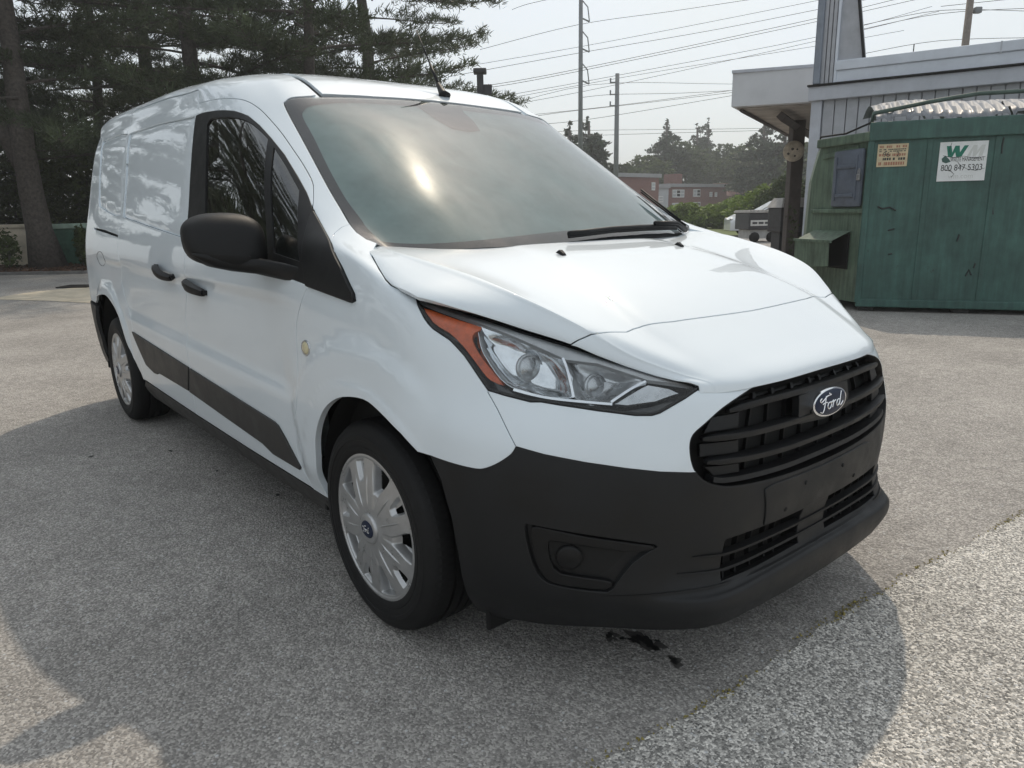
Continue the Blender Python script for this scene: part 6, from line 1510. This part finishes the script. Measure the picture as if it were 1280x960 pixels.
# ------------------------------------------------------------------ bushes, brick flats, far trees
for i, (px, d, h, w, mat, lb, n, sz) in enumerate((
    (850, 44, 1.3, 2.2, M_leaf2, 'bright green hedge bush beside the windscreen edge', 5000, .12), (885, 47, 1.2, 2.4, M_leaf2, 'low bright bush in front of the brick flats', 5000, .12),
    (918, 42, 1.6, 2.0, M_leaf2, 'mid height bright bush above the white car', 5000, .11), (948, 38, 2.0, 1.8, M_leaf2, 'tall bright bush above the dark trailer', 6000, .10), (975, 36, 2.4, 1.5, M_leaf3, 'tallest bush, left of the canopy column foot', 6000, .10), (1005, 34, 2.3, 1.3, M_leaf3, 'bush under the canopy beside the building wall', 5000, .10))):
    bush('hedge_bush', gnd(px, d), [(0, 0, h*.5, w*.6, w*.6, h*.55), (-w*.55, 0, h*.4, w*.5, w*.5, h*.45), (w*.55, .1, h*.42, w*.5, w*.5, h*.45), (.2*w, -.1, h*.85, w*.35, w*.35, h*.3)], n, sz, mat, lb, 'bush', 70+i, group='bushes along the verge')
# leggy plant by the wall
q = np.random.default_rng(5); t = empty('tall_weed', gnd(995, 13.2), 0, 'leggy weed with pale leaves growing against the building corner', 'plant')
mb = MB(); P = []
for k in range(9):
    a = q.uniform(0, 6.3); h = q.uniform(.7, 1.25); pts = [(.05*math.cos(a), .05*math.sin(a), 0), (.10*math.cos(a), .10*math.sin(a), h*.5), (.22*math.cos(a), .22*math.sin(a), h)]
    mb.tube(pts, [.008, .006, .003], 5)
    for j in range(26): u = j/26; P.append(np.array([.06+.18*u, 0, 0])*0+np.array([(.05+.19*u)*math.cos(a), (.05+.19*u)*math.sin(a), h*u])+q.normal(size=3)*.035)
mb.build('stem', M_bark, t, True); P = np.array(P); m = len(P)
A = q.normal(size=(m, 3)); A /= np.linalg.norm(A, axis=1, keepdims=True); S = np.cross(A, q.normal(size=(m, 3))); S /= np.linalg.norm(S, axis=1, keepdims=True); s = q.uniform(.02, .045, (m, 1))
fastmesh('foliage', np.stack([P-A*s, P+S*s*.5, P+A*s, P-S*s*.5], 1).reshape(-1, 3), np.arange(m*4).reshape(m, 4), M_leaf3, t)
# brick flats
def brick_mat():
    m, t, b = nmat('red_brick'); L = t.links.new; c = t.nodes.new('ShaderNodeTexCoord'); k = t.nodes.new('ShaderNodeTexBrick'); mp = t.nodes.new('ShaderNodeMapping')
    mp.inputs['Rotation'].default_value = (rad(90), 0, 0); L(c.outputs['Object'], mp.inputs[0]); L(mp.outputs[0], k.inputs['Vector'])
    k.inputs['Color1'].default_value = (.20, .075, .06, 1); k.inputs['Color2'].default_value = (.15, .055, .05, 1); k.inputs['Mortar'].default_value = (.26, .22, .2, 1)
    k.inputs['Scale'].default_value = 4; k.inputs['Mortar Size'].default_value = .02; L(k.outputs['Color'], b.inputs['Base Color']); b.inputs['Roughness'].default_value = .9; return m
M_brick = brick_mat(); M_flatroof = pmat('flat_roof_edge', (.30, .30, .31), rough=.7, noise=.1, nscale=2); M_tile = pmat('red_tile_roof', (.16, .085, .07), rough=.85, noise=.3, nscale=3)
M_wframe = pmat('window_frame_white', (.62, .63, .62), rough=.5); M_render = pmat('grey_render', (.42, .44, .46), rough=.8, noise=.1, nscale=2)
def flats(pxl, pxr, ytop, d, name, label, wins, dep=3, roof='flat', mat=None, dl=0):
    a = at(pxl, ytop, d); b_ = at(pxr, ytop, d+dl); ex = Vector((b_.x-a.x, b_.y-a.y, 0)); Lx = ex.length; t = empty(name, (a.x, a.y, 0), math.atan2(ex.y, ex.x), label, 'building')
    H = a.z; Mi = (Matrix.Translation((a.x, a.y, 0)) @ Matrix.Rotation(math.atan2(ex.y, ex.x), 4, 'Z')).inverted(); nv = Vector((ex.y, -ex.x, 0)).normalized()
    mb = MB(); mb.box((0, 0, 0), (Lx, dep, H-.35)); mb.build('wall', mat or M_brick, t)
    if roof == 'flat': mb = MB(); mb.box((-.15, -.2, H-.35), (Lx+.15, dep+.2, H)); mb.build('roof', M_flatroof, t)
    else:
        mb = MB(); V = [(-.4, -.5, H-.5), (Lx+.4, -.5, H-.5), (Lx+.4, dep+.5, H-.5), (-.4, dep+.5, H-.5), (-.4, dep/2, H+1.1), (Lx+.4, dep/2, H+1.1)]; mb.add(V, [(0, 1, 5, 4), (2, 3, 4, 5), (0, 4, 3), (1, 2, 5), (3, 2, 1, 0)]); mb.build('roof', M_tile, t)
    for (x0, y0, x1, y1, nx) in wins:
        p0 = Mi @ on_plane(x0, y1, Vector((a.x, a.y, 0)), nv); p1 = Mi @ on_plane(x1, y0, Vector((a.x, a.y, 0)), nv)
        mb = MB(); mb.box((p0.x, -.08, p0.z), (p1.x, .02, p1.z)); w = mb.build('window', M_wframe, t)
        for k in range(nx):
            u0, u1 = p0.x+(p1.x-p0.x)*(k+.1)/nx, p0.x+(p1.x-p0.x)*(k+.9)/nx
            mb = MB(); mb.box((u0, -.085, p0.z+.12), (u1, -.06, (p0.z+p1.z)/2-.04)); mb.box((u0, -.085, (p0.z+p1.z)/2+.04), (u1, -.06, p1.z-.1)); mb.build('pane', M_gloss if k % 2 else M_render, w)
    return t
flats(835, 909, 229.5, 82, 'brick_flats', 'two storey red brick flats with white windows and grey flat roof', [(840, 237, 855, 247, 3), (866, 236.5, 875, 246, 2), (839.5, 253.5, 854, 263.5, 3), (865.5, 252.5, 875, 262.5, 2), (886.5, 240, 890, 246, 1), (893, 240.5, 896, 246, 1)], dl=6)
flats(770, 824, 216, 70, 'brick_block', 'nearer red brick block with grey fascia half hidden by the windscreen', [(814, 228, 818.5, 238, 1)], dl=4)
flats(822, 836, 231, 80, 'stair_tower', 'narrow pale grey stair tower between the two brick blocks', [(823, 245, 829, 253, 1)], mat=M_render, dep=5)
flats(902, 962, 240, 96, 'brick_house', 'brick house with low red tiled roof right of the flats', [(925, 236.5, 932, 239, 1)] if 0 else [], roof='hip', dl=2)
mb = MB(); a = at(841, 228, 86); mb.box((-.9, -.5, a.z-1), (.9, .5, a.z+.9), Matrix.Translation((a.x, a.y, 0))); tag(mb.build('chimney_stack', M_brick), 'square brick chimney stack rising behind the flat roof', 'chimney')
# far trees: conifers and broad crowns
def conifer(px, ytop, d, w, mat, label, seed, n=7000, gap=.55):
    H = at(px, ytop, d).z; q = np.random.default_rng(seed); bl = []
    nl = 13
    for k in range(nl):
        u = k/(nl-1); z = H*(.22+.78*u); r = w*(1-u)**.75*q.uniform(.6, 1.1)+.25
        for j in range(3 if u < .8 else 1):
            a = q.uniform(0, 6.3); bl.append((math.cos(a)*r*.6, math.sin(a)*r*.6, z+q.uniform(-.3, .3), r*.62, r*.62, H*.028+.12))
    t = bush('conifer', gnd(px, d), bl, n, .24, mat, label, 'tree', seed, group='conifers beyond the brick flats', trunk=(H*.97, .22))
    return t
for i, (px, yt, d, w, lb) in enumerate(((829, 149, 98, 3.6, 'tall pointed conifer behind the stair tower'), (866, 156, 112, 3.4, 'broad conifer above the right end of the brick flats'), (879, 152, 114, 3.0, 'slim conifer close behind the broad one'), (946, 150, 84, 4.6, 'dense dark conifer left of the canopy'), (972, 158, 80, 4.2, 'dark conifer partly behind the canopy soffit'), (735, 150, 70, 3.2, 'dark conifer crown just clearing the windscreen edge'), (712, 160, 66, 2.6, 'lower dark conifer left of the one behind the steel pole'))):
    conifer(px, yt, d, w, M_pine2, lb, 200+i)
for i, (px, d, h, w, mat, lb) in enumerate(((800, 95, 7.5, 4.5, M_leaf, 'rounded tree above the nearer brick block'), (845, 100, 9.5, 4.5, M_leaf3, 'leafy tree filling the gap behind the flats'), (898, 105, 9.5, 4, M_leaf3, 'leafy tree with open crown right of the flats'), (922, 100, 9, 4, M_leaf, 'leafy tree over the tiled house'), (985, 80, 7.5, 3.5, M_leaf, 'leafy tree under the canopy edge'), (1010, 75, 7, 3.5, M_leaf3, 'tree seen between column and building'), (775, 85, 6, 3, M_leaf3, 'thin leafy tree at the foot of the second pole'))):
    bush('leafy_tree', gnd(px, d), [(0, 0, h*.55, w*.7, w*.7, h*.3), (w*.4, .3, h*.72, w*.5, w*.5, h*.22), (-w*.4, -.2, h*.66, w*.5, w*.5, h*.22), (.1, .2, h*.88, w*.4, w*.4, h*.14)], 5000, .26, mat, lb, 'tree', 90+i, group='leafy trees beyond the flats', trunk=(h*.6, .2))
# ------------------------------------------------------------------ poles and wires
M_psteel = pmat('pole_steel', (.16, .17, .18), rough=.6, noise=.15, nscale=3); M_pwood = pmat('pole_wood', (.17, .145, .125), rough=.9, noise=.3, nscale=6); M_wire = pmat('wire', (.04, .042, .045), rough=.6)
def pole(px, ytop, d, r, mat, label, arms, name='utility_pole', side=1):
    b0 = gnd(px, d); tp = at(px, max(ytop, -60), d); H = tp.z; t = empty(name, b0, yaw, label, 'pole'); mb = MB(); mb.tube([(0, 0, 0), (0, 0, H)], [r*1.25, r*.9], 12); mb.build('shaft', mat, t, True)
    for yy, kind in arms:
        z = at(px, yy, d).z
        if kind == 'v':
            mb = MB(); L_ = .55*d/50; mb.tube([(0, 0, z), (L_*side, 0, z-.25*d/50)], .05, 6); mb.tube([(L_*side, 0, z-.25*d/50), (L_*.8*side, 0, z+.6*d/50), (0, 0, z+1.1*d/50)], .04, 5); mb.build('insulator_arm', M_psteel, t)
        elif kind == 'h':
            mb = MB(); mb.tube([(0, 0, z), (-.5*side, 0, z)], .05, 6); mb.tube([(-.5*side, 0, z-.05), (-.5*side, 0, z+.3)], .06, 6); mb.build('insulator', M_psteel, t)
        else:
            mb = MB(); mb.box((.18, -.1, z-.1), (.45, .1, z+.12), bev=.04); mb.tube([(0, 0, z), (.25, 0, z)], .03, 6); mb.build('lamp_fitting', M_psteel, t)
    return t
pole(725, -40, 52, .14, M_psteel, 'tall steel transmission pole nearer the middle of the picture', [(22, 'v'), (60, 'v'), (100, 'v')])
pole(768.5, 92, 58, .17, M_psteel, 'shorter grey pole with side insulators right of the tall steel one', [(103, 'h'), (118, 'h'), (132, 'h')], side=1)
pole(1176, -40, 30, .13, M_pwood, 'leaning wooden pole with a small lamp above the building roof', [(14, 'lamp')])
# lamp standard seen over the van roof
b0 = gnd(606, 24); H = at(606, 86, 24).z; t = empty('lamp_standard', b0, yaw, 'dark square topped lamp standard rising just over the van roof', 'lamp post')
mb = MB(); mb.box((-.10, -.10, 0), (.10, .10, H-.12), bev=.01); mb.build('post', M_kio, t)
mb = MB(); mb.box((-.20, -.2, H-.14), (.20, .2, H), bev=.03); mb.build('lamp_head', M_kio, t)
mb = MB(); mb.box((.10, -.06, H-.75), (.36, .06, H-.45), bev=.02); mb.build('bracket_box', M_kio, t)
wires = [([(600, 62), (722, 31), (840, 14), (960, -4)], 54), ([(560, 112), (640, 102), (782, 74), (1007, 26), (1140, -6)], 50), ([(560, 115), (640, 105), (782, 77), (1007, 30), (1160, -4)], 51), ([(580, 128), (640, 118), (762, 96), (1017, 47), (1165, 8)], 58), ([(600, 140), (640, 131), (765, 107), (1017, 52), (1174, 14)], 59), ([(640, 152), (690, 142), (820, 127), (1020, 103)], 57), ([(640, 157), (730, 150), (912, 120), (1040, 98)], 56), ([(600, 142), (740, 106), (912, 105), (1060, 104)], 62), ([(640, 168), (735, 163), (920, 161), (1040, 158)], 66), ([(640, 174), (750, 169), (920, 164), (1040, 161)], 65),
         ([(1080, 67), (1173, 51), (1290, 47)], 31), ([(1080, 31), (1176, 13), (1290, 14)], 30.3), ([(1076, 37), (1176, 17), (1290, 10)], 30.6), ([(1176, 8), (1290, -4)], 31), ([(640, 12), (660, 5), (700, -4)], 54), ([(600, 80), (760, 52), (1000, 5), (1040, -4)], 60), ([(640, 122), (800, 93), (1017, 58), (1130, 38)], 61), ([(640, 146), (770, 132), (915, 113), (1040, 96)], 60), ([(560, 96), (725, 66), (900, 36), (1090, -2)], 53), ([(725, 122), (768, 118), (860, 116), (1017, 107)], 57)]
WL = ['highest thin wire crossing from the van roof to the top of the frame', 'upper wire of the main pair sweeping up to the right', 'lower wire of the main pair sweeping up to the right', 'wire meeting the top insulator of the shorter pole', 'wire meeting the middle insulator of the shorter pole', 'wire meeting the lowest insulator of the shorter pole', 'thick low cable running behind the canopy', 'nearly level wire between shorter pole and canopy', 'upper of two level wires just over the far trees', 'lower of two level wires just over the far trees', 'lowest wire at the wooden pole over the roof', 'wire tied level with the lamp on the wooden pole', 'wire passing just below the lamp on the wooden pole', 'short wire rising right from the wooden pole', 'short bit of wire at the top edge left of the tall steel pole', 'thin wire above the main pair', 'wire running between the top and middle insulators of the shorter pole', 'wire just above the thick low cable', 'wire leaving the middle arm of the tall steel pole', 'slack wire linking the two grey poles and running on to the canopy']
for (pts, d), lb in zip(wires, WL):
    P3 = [at(x, y, d) for x, y in CR(pts, 5)]; mb = MB(); mb.tube(P3, .010*d/30 if d < 40 else .016, 4)
    tag(mb.build('overhead_wire', M_wire, None, True), lb, 'wire', 'overhead wires')
# ------------------------------------------------------------------ summer haze
m = bpy.data.materials.new('haze_air'); m.use_nodes = True; t = m.node_tree; t.nodes.clear()
o_ = t.nodes.new('ShaderNodeOutputMaterial'); v_ = t.nodes.new('ShaderNodeVolumePrincipled')
v_.inputs['Color'].default_value = (.9, .93, .95, 1); v_.inputs['Density'].default_value = .002; v_.inputs['Anisotropy'].default_value = .2
t.links.new(v_.outputs[0], o_.inputs['Volume'])
mb = MB(); mb.box((-1000, -1000, -1.1), (1000, 1000, 24)); hz = mb.build('haze', m); tag(hz, kind='stuff'); hz['label'] = 'thin summer haze'
